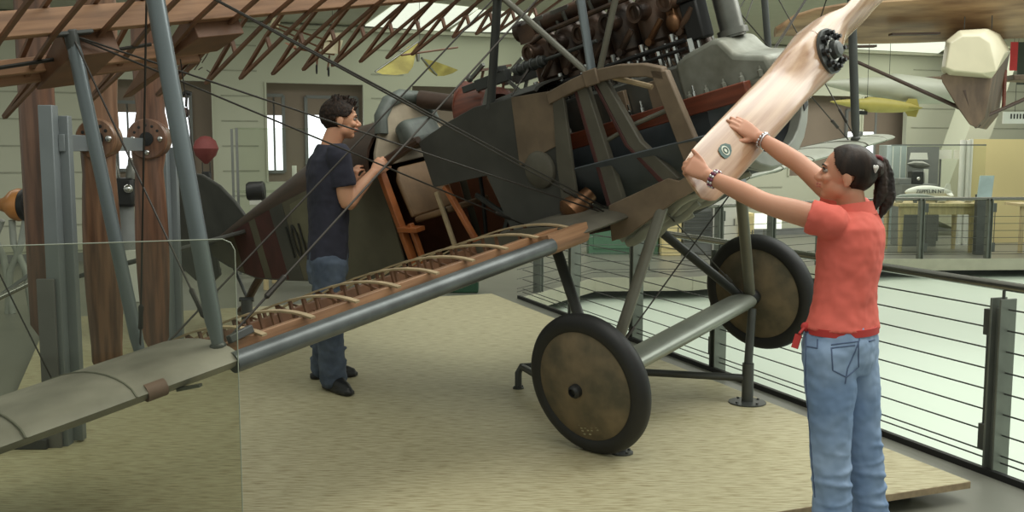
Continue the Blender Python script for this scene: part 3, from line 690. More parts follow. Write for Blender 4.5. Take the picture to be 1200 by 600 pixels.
def hand(mb, wrist, d, n, t, s=1., curl=((.2, .3, .2),)*4, thumb=None, spread=.06):
    """palm + five fingers; d wrist->knuckles, n back of hand, t towards the thumb"""
    wrist = V(wrist); d = V(d).normalized(); n = V(n); n = (n-d*n.dot(d)).normalized(); t0 = d.cross(n)
    t = t0 if t0.dot(V(t)) > 0 else -t0
    L = .085*s
    secs = []
    for k, w, h in ((-.03, .026, .020), (.0, .027, .019), (.025, .034, .0175), (.055, .040, .0155), (.083, .041, .0135), (.092, .036, .009)):
        secs.append((wrist+d*k*s+t*(.002*s), w*s, h*s, t, n))
    ell_loft(mb, secs, 24, 2.6)
    for i, (off, ln, r) in enumerate(((.029, .072, .0092), (.010, .080, .0095), (-.010, .074, .009), (-.028, .058, .008))):
        c = curl[i] if len(curl) > i else curl[-1]
        dd = (d+t*(spread*(1.2-i*.8))).normalized()
        ax = dd.cross(-n).normalized()
        p = wrist+d*(L-.012*s-(.006*s if i in (0, 3) else 0))+t*off*s
        pts = [p-d*.012*s, p]; rr = [r*s*1.02, r*s*1.08]
        for j, seg in enumerate((.46, .30, .24)):
            dd = Quaternion(ax, c[j]) @ dd
            p = p+dd*ln*s*seg; pts.append(p); rr.append(r*s*(1.0-.1*j))
        limb(mb, pts, rr, 10)
    td = thumb or (.7, .75, -.15)
    b = wrist+d*.022*s+t*.026*s-n*.004*s
    v1 = (d*td[0]+t*td[1]+n*td[2]).normalized(); v2 = (v1+d*.35-t*.1).normalized()
    limb(mb, [b-v1*.012*s, b, b+v1*.036*s, b+v1*.036*s+v2*.030*s, b+v1*.036*s+v2*.052*s], [.012*s, .0135*s, .0112*s, .0102*s, .0082*s], 12)
def head_frame(c, f, up):
    f = V(f).normalized(); up = V(up); l = up.cross(f).normalized(); u = f.cross(l)
    return lambda x, y, z: V(c)+f*x+l*y+u*z, f, l, u
def head_shapes(mb, c, f, up, s=1., nose=1., male=False):
    """head: x forward, y towards its own left, z up; s scales a 0.21 m tall head"""
    H, f, l, u = head_frame(c, f, up); ax = (f, l, u)
    E = lambda p, r: mb.ball(H(*(q*s for q in p)), tuple(q*s for q in r), 28, 18, 0, ax)
    E((-.012, 0, .028), (.092, .074, .078))                # cranium
    E((.012, 0, .012), (.070, .066, .078))                 # forehead / face mass
    E((.030, 0, -.045), (.048, .053, .055))                # lower face
    E((.052, 0, -.081), (.024, .027, .019))                # chin
    E((.010, .03, -.055), (.045, .026, .032)); E((.010, -.03, -.055), (.045, .026, .032))   # jaw corners
    E((.064, .034, -.022), (.020, .022, .018)); E((.064, -.034, -.022), (.020, .022, .018)) # cheeks
    E((.076, 0, .022), (.012, .045, .011))                 # brow
    nb = [H(.078*s, 0, .012*s), H(.086*s, 0, -.004*s), H((.098+.004*nose)*s, 0, -.024*s), H(.082*s, 0, -.032*s)]
    limb(mb, nb, [.007*s, .008*s, .011*s, .008*s], 12)
    E((.086, .010, -.028), (.010, .008, .007)); E((.086, -.010, -.028), (.010, .008, .007))
    E((.083, 0, -.049), (.010, .021, .0058)); E((.080, 0, -.0575), (.010, .018, .006))
    for sg in (1, -1):                                     # ears
        e = H(-.006*s, .073*s*sg, -.008*s); er = (f*.97-u*.2).normalized(); eu = (u*.97+f*.2).normalized()
        mb.ball(e, (.018*s, .009*s, .032*s), 16, 10, 0, (er, l, eu)); mb.ball(e-eu*.022*s+er*.004*s, (.011*s, .008*s, .014*s), 12, 8, 0, (er, l, eu))
def face_parts(c, f, up, s, parent, skin, iris=m_eye, brow=m_hair_g):
    H, f, l, u = head_frame(c, f, up)
    for sg in (1, -1):
        e = MB().ball(H(.071*s, .031*s*sg, .004*s), (.0115*s, .014*s, .0085*s), 14, 10, 0, (f, l, u)).build('eye', mat('eye white', (150, 138, 128), .4), None); wchild0(e, parent)
        i = MB().lathe([(.0062*s, -.002*s), (.0058*s, .0012*s), (.0, .0022*s)], H(.0812*s, .031*s*sg, .004*s), f+l*.15*sg, 16).build('iris', iris, None); wchild0(i, parent)
        mb = MB().tube([H(.0795*s, .019*s*sg, .009*s), H(.0835*s, .031*s*sg, .0135*s), H(.076*s, .045*s*sg, .009*s)], [.0018*s, .0028*s, .0016*s], 8)
        wchild0(mb.build('eyelash', m_eye, None), parent)
        mb = MB().tube([H(.0865*s, .014*s*sg, .022*s), H(.0855*s, .030*s*sg, .027*s), H(.072*s, .050*s*sg, .021*s)], [.0028*s, .0036*s, .0018*s], 8, flat=.7)
        wchild0(mb.build('eyebrow', brow, None), parent)
    mb = MB().tube([H(.082*s, -.020*s, -.0485*s), H(.0925*s, 0, -.0475*s), H(.082*s, .020*s, -.0485*s)], [.0025*s, .0042*s, .0025*s], 8)
    mb.tube([H(.080*s, -.018*s, -.0565*s), H(.090*s, 0, -.0575*s), H(.080*s, .018*s, -.0565*s)], [.0025*s, .0048*s, .0025*s], 8)
    wchild0(mb.build('lips', m_lip, None), parent)
def hair_cap(c, f, up, s, hairline, name, m, parent, th=.012, grow=1., bumps=0.):
    """shell over the skull kept where hairline(x,y,z) is true (head units)"""
    H, f, l, u = head_frame(c, f, up)
    bm = bmesh.new(); bmesh.ops.create_icosphere(bm, subdivisions=5, radius=1)
    for v in bm.verts:
        x, y, z = v.co; v.co = (-.012+x*.098*grow, y*.081*grow, .024+z*.090*grow)
        if z < -.2: v.co.y *= 1-.18*(-z-.2)
    bmesh.ops.delete(bm, geom=[q for q in bm.faces if not hairline(*q.calc_center_median())], context='FACES')
    for v in bm.verts: v.co = H(v.co.x*s, v.co.y*s, v.co.z*s)
    me = bpy.data.meshes.new(name); bm.to_mesh(me); bm.free(); me.materials.append(m)
    for p in me.polygons: p.use_smooth = True
    o = bpy.data.objects.new(name, me); COL.objects.link(o)
    sm = o.modifiers.new('soft', 'SMOOTH'); sm.iterations = 2
    so = o.modifiers.new('thick', 'SOLIDIFY'); so.thickness = th*s; so.offset = -1
    if bumps:
        t = bpy.data.textures.new(name+'_locks', 'CLOUDS'); t.noise_scale = .018
        d = o.modifiers.new('locks', 'DISPLACE'); d.texture = t; d.strength = bumps; d.texture_coords = 'GLOBAL'
    return wchild0(o, parent)
from mathutils.bvhtree import BVHTree
def surf_path(o, pix, name, m, parent, r=.003, lift=.0):
    """seam laid on the surface of o along a path, sampled densely"""
    me = o.data; bv = BVHTree.FromPolygons([v.co for v in me.vertices], [tuple(p.vertices) for p in me.polygons])
    pts = []
    for (x0, y0), (x1, y1) in zip(pix, pix[1:]):
        for k in range(8):
            x, y = x0+(x1-x0)*k/8, y0+(y1-y0)*k/8
            h, n, i, d = bv.ray_cast(V(0, 0, CAMH), ray(x, y).normalized())
            if h: pts.append(h+n*lift)
    if len(pts) > 2:
        return wchild0(MB().tube(pts, r, 6).build(name, m, None), parent)

# ------------------------------------------------------------------ the girl in coral
gd = 3.63
def fr(th): return V(-math.cos(th), math.sin(th), 0), V(math.sin(th), math.cos(th), 0)   # forward, right
gF, gR = fr(math.radians(37)); hF, hR = fr(math.radians(43))
hip = at_d(985, 402, gd); neckb = at_d(1001, 247, gd)
base = V(hip.x+.03, hip.y, 0)
girl = empty('person', base, 'young person in coral polo shirt and light jeans, dark ponytail, both hands on the propeller', 'person')
LS = neckb-gR*.150+gF*.03+EZ*-.035; RS = neckb+gR*.150+gF*.035+EZ*-.025
LW = at_d(829, 206, 3.765); RW = at_d(889, 161, 4.03)
LE = at_d(897, 238, 3.61); RE = at_d(938, 193, 3.91)
b = MB()
def up_loft(levels, c0, c1):
    out = []
    for k, w, d, f, r in levels: out.append((c0.lerp(c1, k), w, d, r, f))
    return out
torso = [(-.12, .08, .07, hF, hR), (0.0, .135, .095, hF, hR), (.12, .132, .092, hF, hR), (.3, .122, .088, hF.lerp(gF, .4).normalized(), hR.lerp(gR, .4).normalized()),
         (.5, .122, .090, gF, gR), (.72, .138, .100, gF, gR), (.86, .142, .092, gF, gR), (.95, .115, .072, gF, gR), (1.0, .06, .055, gF, gR)]
ell_loft(b, up_loft(torso, hip, neckb), 32, 2.2)
hc = at_d(991, 205, gd); hdF = V(-math.cos(math.radians(17)), math.sin(math.radians(17)), .16); hs = .99
limb(b, [neckb-EZ*.04, neckb+EZ*.03+gF*.012, hc-EZ*.06+gF*-.015], [.058, .05, .05])
head_shapes(b, hc, hdF, (0, 0, 1), hs, .6)
limb(b, [LS, LS.lerp(LE, .5), LE, LE.lerp(LW, .35), LW], [.050, .045, .038, .038, .026])
limb(b, [RS, RS.lerp(RE, .5), RE, RE.lerp(RW, .35), RW], [.050, .045, .038, .038, .026])
# left hand grips the tip: knuckles to the left, fingers curl behind the edge
ld = at_d(798, 188, 3.765)-LW
hand(b, LW, ld, V(.15, -.9, .25), V(.3, 0, 1), .95, ((.75, 1.0, .6), (.8, 1.05, .6), (.85, 1.05, .6), (.9, 1.0, .6)), (.9, .55, .1), .02)
# right hand lies flat on the front of the blade
rd = at_d(857, 139, 4.032)-RW
hand(b, RW, rd, V(.45, -.85, .25), V(-.3, 0, -1), .95, ((.08, .12, .1), (.06, .1, .1), (.08, .12, .1), (.1, .15, .1)), (.62, .75, -.12), .05)
feet = [at_d(977, 690, gd-.03), at_d(1022, 690, gd+.1)]
hips = [hip-hR*.082, hip+hR*.082]
knees = [at_d(973, 540, gd-.05), at_d(1012, 540, gd+.07)]
for i in (0, 1):
    a = V(feet[i].x, feet[i].y, .085); feet[i] = a
    limb(b, [hips[i], hips[i].lerp(knees[i], .45), knees[i], knees[i].lerp(a, .35)-hF*.012, a], [.075, .066, .048, .044, .034])
    limb(b, [a-hF*.03-EZ*.045, a+hF*.06-EZ*.05, a+hF*.13-EZ*.06], [.03, .034, .024])
gbody = bake(b, 'body', m_skin_g, girl, .0048, 3)
face_parts(hc, hdF, (0, 0, 1), hs, girl, m_skin_g)
# hair: swept back cap and ponytail
def hl_g(x, y, z):
    lim = .060 if z > .085 else (.060-(.085-z)*.25 if z > .03 else (.046-(.03-z)*.9 if z > -.012 else -.004-(-.012-z)*.62))
    if abs(y) > .066 and z < .0 and x > -.03: return False
    return x < lim and z > -.075
hair_cap(hc, hdF, (0, 0, 1), hs, hl_g, 'hair', m_hair_g, girl, .014, 1.02)
H, f_, l_, u_ = head_frame(hc, hdF, (0, 0, 1))
tie = at_d(1027, 188, gd+.0)
b = MB()
limb(b, [H(-.06, 0, .05), H(-.095, 0, .035), tie], [.045, .032, .015])
limb(b, [tie, tie+V(.022, .01, -.004), at_d(1037, 206, gd+.03), at_d(1040, 232, gd+.02), at_d(1031, 255, gd+.01)], [.016, .021, .031, .028, .008])
limb(b, [tie, at_d(1031, 198, gd+.0), at_d(1032, 225, gd+.0), at_d(1024, 248, gd-.01)], [.016, .022, .024, .006])
limb(b, [tie, at_d(1037, 200, gd+.05), at_d(1041, 225, gd+.05), at_d(1038, 247, gd+.04)], [.014, .02, .018, .006])
bake(b, 'ponytail', m_hair_g, girl, .005, 3, .007, .012)
wchild0(MB().torus(tie, .017, .008, tie-H(-.1, 0, .035), 24, 10).build('hair_tie', mat('dark red hair band', (120, 34, 40), .6), None), girl)
hp_ = at_d(1026, 197, gd-.075)
mb = MB().ball(hp_+V(-.005, 0, .004), (.007, .004, .007), 10, 8).ball(hp_+V(.005, 0, .004), (.007, .004, .007), 10, 8).lathe([(.011, 0), (.006, -.010), (.001, -.018)], hp_, (0, 0, 1), 12)
wchild0(mb.build('heart_charm', mat('white bead', (232, 228, 222), .3), None), girl)
# polo shirt
b = MB()
sh = [(.125, .161, .121, hF, hR), (.16, .157, .116, hF, hR), (.3, .140, .104, hF.lerp(gF, .4).normalized(), hR.lerp(gR, .4).normalized()), (.5, .137, .106, gF, gR), (.72, .150, .113, gF, gR), (.87, .156, .104, gF, gR), (.955, .125, .082, gF, gR), (1.0, .072, .066, gF, gR)]
ell_loft(b, up_loft(sh, hip, neckb+EZ*.004), 36, 2.2)
LC, RC = LS.lerp(LE, .22), RS.lerp(RE, .36)
limb(b, [LS-(LC-LS)*.3, LS, LC], [.062, .066, .058]); limb(b, [RS-(RC-RS)*.3, RS, RC], [.062, .066, .060])
b.tube([LS, LC, LC+(LE-LS).normalized()*.028], [.06, .062, .062], 24); b.tube([RS, RC, RC+(RE-RS).normalized()*.028], [.06, .062, .062], 24)
gs = bake(b, 'polo_shirt', m_coral, girl, .006, 5, .011, .055)
mb = MB(); rs = []
for k in range(25):                                        # turned-down collar
    a = 2*PI*k/24; e = gR*math.cos(a)*.064+gF*math.sin(a)*.058
    c = neckb+EZ*(-.006+.010*math.sin(a)*-1)
    rs.append([c+e*1.0+EZ*.030, c+e*1.06+EZ*.034, c+e*1.34-EZ*.012, c+e*1.30-EZ*.018, c+e*1.05+EZ*.012])
mb.rings(rs, False, False); wchild0(mb.build('collar', m_coral, None), girl)
# jeans
b = MB()
jn = [(-.22, .10, .10, hF, hR), (-.12, .150, .118, hF, hR), (0.0, .160, .122, hF, hR), (.09, .156, .116, hF, hR), (.155, .146, .108, hF, hR)]
ell_loft(b, up_loft(jn, hip, neckb), 36, 2.3)
for i in (0, 1):
    a = feet[i]; k = knees[i]
    limb(b, [hips[i]-EZ*.02, hips[i].lerp(k, .35), hips[i].lerp(k, .75), k, k.lerp(a, .3), k.lerp(a, .7), a+EZ*.01-hF*.01], [.098, .089, .074, .069, .066, .069, .076], 24)
    for q in range(7):                                     # folds behind the knee and down the shin
        z = .5-.055*q
        c = k.lerp(a, max(0, (k.z-z)/(k.z-a.z))) if z < k.z else k
        tl = (-1)**q*.35
        b.torus(V(c.x, c.y, z+.02), .061+.002*(q % 3), .010, V(tl*.4, .15*(-1)**q, 1), 24, 8)
gj = bake(b, 'jeans', m_denim, girl, .006, 4, .012, .05)
for pth in ([(1008, 384), (1007, 398), (1002, 412), (993, 432), (990, 452)], [(974, 404), (1006, 400), (1006, 430), (992, 442), (976, 434), (974, 404)], [(974, 408), (1006, 404)],
            [(1018, 400), (1026, 398)], [(945, 392), (944, 440), (950, 520), (956, 592)], [(946, 406), (958, 408), (958, 396)], [(944, 389), (972, 391), (1000, 387), (1024, 382)]):
    surf_path(gj, pth, 'seam', m_seam, girl, .0028)
surf_path(gj, [(967, 379), (968, 391)], 'belt_loop', m_denim, girl, .008, .006)
surf_path(gj, [(1008, 374), (1010, 390)], 'belt_loop', m_denim, girl, .006, .006)
bc = hip.lerp(neckb, .115)
mb = MB(); rs = []
for k in range(33):
    a = 2*PI*k/32; e = hR*math.cos(a)*.160+hF*math.sin(a)*.122
    rs.append([bc+e*.97+EZ*.015, bc+e*1.0+EZ*.014, bc+e*1.0-EZ*.012, bc+e*.97-EZ*.013])
mb.rings(rs, False, False)
k0 = at_d(944, 383, gd-.04); k1 = at_d(936, 392, gd-.05); k2 = at_d(931, 408, gd-.05)
mb.bar(k0, k1, .008, .026, (.3, -.5, .8)).bar(k1, k2, .008, .024, (.9, -.5, .2)).ball(k0, .017, 12, 8)
wchild0(mb.build('belt', m_belt, None), girl)
for i in (0, 1):
    a = feet[i]; s_ = MB()
    limb(s_, [a-hF*.045-EZ*.035, a+hF*.03-EZ*.03, a+hF*.11-EZ*.045, a+hF*.16-EZ*.052], [.042, .045, .040, .028])
    s_.prism([(-.085, -.036), (-.06, -.045), (.1, -.045), (.17, -.035), (.19, 0), (.17, .035), (.1, .045), (-.06, .045), (-.085, .036)], .024, (hF, hR, EZ), V(a.x, a.y, .014))
    bake(s_, 'shoe', mat('white trainer', (212, 210, 204), .6), girl, .006, 2)
# bracelets
def bangle(name, p, d, r, m, beads=0, n=12):
    mb = MB()
    if beads:
        x, y, d = basis(d)
        for k in range(beads):
            a = 2*PI*k/beads; mb.ball(p+(x*math.cos(a)+y*math.sin(a))*r, .0062, 10, 7, k % 2)
        return wchild0(mb.build(name, m, None), girl)
    return wchild0(mb.torus(p, r, .0035, d, 24, 8).build(name, m, None), girl)
m_bead = mat('purple glass bead', (132, 66, 92), .2); m_silver = mat('silver', (216, 212, 214), .2, metal=.8)
ww = LW+(LE-LW).normalized()*.028
for k in (0, .011): bangle('bracelet', ww+(LE-LW).normalized()*k, LE-LW, .0315, [m_bead, m_silver], 16)
ww = RW+(RE-RW).normalized()*.02
bangle('bracelet', ww, RE-RW, .030, [m_silver, m_silver], 14)
bangle('bangle', ww+(RE-RW).normalized()*.014, RE-RW+V(0, 0, .05), .032, m_silver)

# ------------------------------------------------------------------ the young man in navy
def frb(th): return V(math.cos(th), math.sin(th), 0), V(math.sin(th), -math.cos(th), 0)
bF, bR = frb(math.radians(24)); qF, qR = frb(math.radians(14))
bdp = 6.2
hip = at_d(384, 303, bdp); neckb = at_d(386, 173, bdp)
boy = empty('person', V(hip.x, hip.y, .102), 'young man in navy t-shirt and dark jeans looking into the cockpit', 'person')
RS = neckb+bR*.19+bF*.01-EZ*.05; LS = neckb-bR*.19+bF*.04-EZ*.05
RE = at_d(407, 238, 6.07); RW = at_d(438, 202, 6.19)
LE = at_d(402, 240, 6.50); LW = at_d(413, 216, 6.47)
b = MB()
torso = [(-.12, .09, .07, qF, qR), (0., .15, .10, qF, qR), (.15, .158, .108, qF, qR), (.35, .148, .102, bF, bR), (.55, .162, .112, bF, bR), (.75, .182, .122, bF, bR), (.88, .180, .108, bF, bR), (.96, .13, .08, bF, bR), (1., .07, .06, bF, bR)]
ell_loft(b, up_loft(torso, hip, neckb), 32, 2.3)
hc = at_d(399, 140, bdp); hdF = V(math.cos(math.radians(13)), math.sin(math.radians(13)), -.04); hs = 1.17
limb(b, [neckb-EZ*.05, neckb+EZ*.02+bF*.01, hc-EZ*.06-bF*.02], [.068, .06, .062])
head_shapes(b, hc, hdF, (.06, 0, 1), hs, 1., True)
limb(b, [RS, RS.lerp(RE, .45), RE, RE.lerp(RW, .35), RW], [.062, .056, .045, .044, .030])
limb(b, [LS, LS.lerp(LE, .45), LE, LE.lerp(LW, .35), LW], [.062, .056, .045, .044, .030])
rd = at_d(449, 186, 6.235)-RW
hand(b, RW, rd, V(.2, -.75, .45), V(.5, .2, .6), 1.06, ((.15, .35, .3), (.2, .45, .3), (.25, .5, .3), (.3, .5, .3)), (.85, .5, -.3), .05)
ld = at_d(415, 197, 6.45)-LW
hand(b, LW, ld, V(-.6, -.6, .1), V(.7, -.5, .2), 1.06, ((.7, .7, .4), (.55, .6, .4), (.5, .6, .4), (.5, .6, .4)), (.7, .7, -.3), .06)
ft = [at_z(391, 457, .1), at_z(378, 445, .1)]            # near (right) and far foot
ft = [V(ft[0].x, ft[0].y, .19), V(ft[1].x, ft[1].y+.05, .19)]
hips = [hip+qR*.095, hip-qR*.095]
knees = [at_d(386, 382, 6.12), at_d(386, 378, 6.32)]
for i in (0, 1):
    limb(b, [hips[i], hips[i].lerp(knees[i], .45), knees[i], knees[i].lerp(ft[i], .35)-qF*.015, ft[i]], [.085, .075, .052, .048, .038])
    fd = qF if i else V(.62, -.78, 0)
    limb(b, [ft[i]-EZ*.045, ft[i]+fd*.07-EZ*.045, ft[i]+fd*.13-EZ*.05], [.032, .032, .024])
bake(b, 'body', m_skin_b, boy, .0055, 3)
face_parts(hc, hdF, (.06, 0, 1), hs, boy, m_skin_b, brow=m_hair_b)
def hl_b(x, y, z):
    lim = .066 if z > .08 else (.066-(.08-z)*.25 if z > .035 else (.055-(.035-z)*1.1 if z > 0 else .012-(-z)*.35))
    if abs(y) > .066 and z < .012 and x > -.03: return False
    return x < lim and z > (-.084 if x < -.045 else -.062)
hair_cap(hc, hdF, (.06, 0, 1), hs, hl_b, 'hair', m_hair_b, boy, .014, 1.03, .010)
H, f_, l_, u_ = head_frame(hc, hdF, (.06, 0, 1)); b = MB()
for k in range(34):                                        # tousled tufts on top
    a = random.uniform(-1, 1); x = random.uniform(-.05, .075); y = a*.05
    z = .105*math.sqrt(max(.05, 1-((x+.012)/.11)**2-(y/.09)**2))+.012
    p = H(x*hs, y*hs, z*hs); q = p+f_*(.022 if x > .02 else .008)+u_*random.uniform(.012, .024)+l_*random.uniform(-.012, .012)
    b.tube([p-u_*.008, p.lerp(q, .5)+u_*.004, q], [.011, .008, .002], 7)
wchild0(b.build('hair_tufts', m_hair_b, None), boy)
b = MB()
sh = [(-.005, .180, .130, qF, qR), (.04, .178, .127, qF, qR), (.2, .172, .122, qF, qR), (.4, .168, .120, bF, bR), (.58, .178, .128, bF, bR), (.76, .196, .136, bF, bR), (.89, .196, .120, bF, bR), (.965, .145, .092, bF, bR), (1.03, .082, .074, bF, bR)]
ell_loft(b, up_loft(sh, hip, neckb), 36, 2.3)
for S, E_ in ((RS, RE), (LS, LE)):
    C_ = S.lerp(E_, .58); limb(b, [S-(C_-S)*.2, S, S.lerp(E_, .3)], [.07, .078, .074]); b.tube([S, S.lerp(E_, .3), C_, C_+(E_-S).normalized()*.02], [.07, .074, .074, .074], 24)
bake(b, 't_shirt', m_navy, boy, .007, 4, .014, .07)
b = MB()
jn = [(-.22, .11, .11, qF, qR), (-.1, .168, .128, qF, qR), (0., .174, .126, qF, qR), (.09, .168, .118, qF, qR)]
ell_loft(b, up_loft(jn, hip, neckb), 36, 2.3)
for i in (0, 1):
    a, k = ft[i], knees[i]
    limb(b, [hips[i]-EZ*.02, hips[i].lerp(k, .4), k, k.lerp(a, .4), a-EZ*.02], [.110, .100, .082, .082, .088], 24)
    for q in range(4): b.torus(V(a.x, a.y, .2+.05*q), .080, .011, V(.2*(-1)**q, .1, 1), 24, 8)
bake(b, 'jeans', m_denimd, boy, .007, 4, .016, .06)
for i in (0, 1):
    a = ft[i]; d = (qF if i else V(.62, -.78, 0)).normalized(); r_ = V(d.y, -d.x, 0); s_ = MB()
    limb(s_, [a-d*.04-EZ*.04, a+d*.05-EZ*.035, a+d*.13-EZ*.05, a+d*.19-EZ*.06], [.046, .048, .042, .028])
    s_.prism([(-.09, -.038), (-.06, -.047), (.12, -.047), (.2, -.036), (.225, 0), (.2, .036), (.12, .047), (-.06, .047), (-.09, .038)], .026, (d, r_, EZ), V(a.x, a.y, .118))
    bake(s_, 'shoe', m_shoe, boy, .006, 2)
mb = MB().torus(LW+(LE-LW).normalized()*.02, .034, .006, LE-LW, 24, 8).lathe([(.018, 0), (.018, .009)], LW+(LE-LW).normalized()*.02+V(.01, -.036, 0), (.2, -1, 0), 16)
wchild0(mb.build('wristwatch', m_silver, None), boy)
# ================================================================== the hall
m_floor = mat('grey linoleum', (122, 122, 112), .35, var=.08, scale=3)
m_plat = mat('pale grained board', (192, 184, 150), .5, var=.2, scale=12, stretch=(.9, 7, 5), c2=(154, 141, 106), detail=10, bump=.06, mixlo=.34, mixhi=.56)
m_platedge = mat('cut board edge', (166, 146, 116), .7, var=.25, scale=30)
m_plinth = mat('dark plinth', (60, 60, 60), .6)
m_wall = mat('pale green grey wall', (184, 186, 166), .8, var=.04, scale=1)
m_wall2 = mat('wall joint', (156, 158, 140), .8)
m_blind = mat('brown grey roller blind', (136, 122, 108), .8, var=.06, scale=2)
m_sky = mat('daylight window pane', (245, 250, 255), .5, var=.0, emit=1.6)
m_sky2 = mat('skylight glazing', (232, 238, 222), .5, var=.0, emit=.9)
m_ceil = mat('olive grey ceiling', (178, 178, 160), .85, var=.05)
m_canopy = mat('milky green membrane', (216, 228, 212), .45, var=.04, scale=.6)
m_fascia = mat('beige fascia', (176, 174, 154), .7, var=.1)
m_post = mat('galvanised rail post', (120, 124, 116), .45, metal=.4, var=.2, scale=6)
m_postd = mat('dark grey clamp', (92, 94, 90), .45, metal=.4, var=.2)
m_rail = mat('brushed steel handrail', (140, 139, 132), .25, metal=.9, var=.12, scale=3, stretch=(1, 1, 1))
m_cable = mat('steel cable', (84, 86, 82), .4, metal=.7, var=.1)
m_glass = glass_mat('barrier glass', (240, 241, 234), .15)
m_case = glass_mat('case glass', (247, 249, 246), .1)
m_white = mat('white paint', (226, 226, 218), .5, var=.05)
m_pine = mat('pale pine', (202, 184, 140), .55, var=.2, scale=6, stretch=(6, 6, .6))
m_yellow = mat('warm yellow panel', (238, 220, 164), .7, var=.06, scale=1)
m_grey = mat('mid grey board', (122, 124, 122), .6, var=.08)
m_stand = mat('blue grey stand enamel', (124, 130, 132), .4, var=.12, scale=4, metal=.2)
m_propw = mat('brown propeller mahogany', (122, 86, 66), .35, var=.35, scale=5, stretch=(7, 7, .5), c2=(84, 58, 45), coat=.2)
m_propw2 = mat('light brown propeller walnut', (132, 98, 74), .35, var=.35, scale=5, stretch=(7, 7, .5), c2=(90, 64, 48), coat=.2)

SR = at_z(1025, 507, 0).dot(E2)
def st_prism(poly, z0, z1, name, m, parent=None, bevel=0):
    mb = MB().rings([[B(s, t, z0) for s, t in poly], [B(s, t, z1) for s, t in poly]], smooth=False)
    return mb.build(name, m, parent, bevel=bevel)
OPEN = [(SR, -3.), (SR, 9.88), (5.43, 11.13), (6.6, 10.75), (10.36, 11.5), (12.3, 10.86), (18, 9.0)]
fl = st_prism([(-13, -3.)]+OPEN+[(24, 9.0), (24, 15.6), (-13, 15.6)], -.16, 0, 'floor', m_floor); tag(fl, kind='structure')
cn = st_prism([(3., -4), (25, -4), (25, 12.5), (3., 12.5)], -.34, -.28, 'floor_atrium', m_canopy); tag(cn, kind='structure')
mb = MB()
for p, q in zip(OPEN[1:], OPEN[2:]): mb.bar(B(*p, -.08), B(*q, -.08), .03, .17, (0, 0, 1))
tag(mb.build('trim_1', m_fascia), kind='structure')
tag(MB().bar(B(SR, -3, .008), B(SR, 9.9, .008), .03, .05, (0, 0, 1)).build('trim_2', m_black), kind='structure')
# ---- display platform
c0 = at_z(1137.5, 563.8, .1); ps1, pt0, _ = st(c0); ps0 = st(at_z(52, 385, .1))[0]; pt1 = st(at_z(576, 344, .1))[1]
pf = empty('display_platform', B((ps0+ps1)/2, (pt0+pt1)/2, 0), 'low pale grained wooden display platform under the aeroplane', 'platform')
def under(o, mesh): mesh.parent = o; mesh.matrix_parent_inverse = o.matrix_world.inverted() if o.matrix_world != Matrix() else Matrix.Translation(-o.location); return mesh
def wchild(o, par):
    """parent a mesh that was built in world coordinates under an Empty that is only translated / turned about z"""
    M = Matrix.Translation(par.location) @ par.rotation_euler.to_matrix().to_4x4()
    o.parent = par; o.matrix_parent_inverse = M.inverted(); return o
def wc(mb, name, m, par, **k): return wchild(mb.build(name, m, None, **k), par)
mb = MB().box(B((ps0+ps1)/2, (pt0+pt1)/2, .083), (ps1-ps0, pt1-pt0, .034), BAX)
wc(mb, 'deck_board', m_plat, pf, bevel=.002)
mb = MB().box(B((ps0+ps1)/2, pt0-.0015, .083), (ps1-ps0-.006, .004, .03), BAX)
wc(mb, 'board_edge', m_platedge, pf)
mb = MB().box(B((ps0+ps1)/2-.06, (pt0+pt1)/2+.04, .033), (ps1-ps0-.3, pt1-pt0-.2, .066), BAX)
wc(mb, 'plinth', m_plinth, pf)
# ---- back wall with recessed window bays
TW = 15.6
def ws(x, y=150): return st(at_t(x, y, TW))[0]
def wz(x, y): return at_t(x, y, TW).z
Z0, Z1, ZC = wz(330, 213), wz(330, 97), 3.5
bays = [(ws(128), ws(250)), (ws(312), ws(427)), (ws(482), ws(640)), (ws(700), ws(800)), (ws(925), ws(1004)), (ws(1010), ws(1062))]
wl = MB()
wl.box(B(5.5, TW+.05, Z0/2), (38, .1, Z0), BAX).box(B(5.5, TW+.05, (Z1+ZC+.2)/2), (38, .1, ZC+.2-Z1), BAX)
edges = [-14.]+[e for b in bays for e in b]+[25.]
for i in range(0, len(edges), 2): wl.box(B((edges[i]+edges[i+1])/2, TW+.05, (Z0+Z1)/2), (edges[i+1]-edges[i], .1, Z1-Z0+.002), BAX)
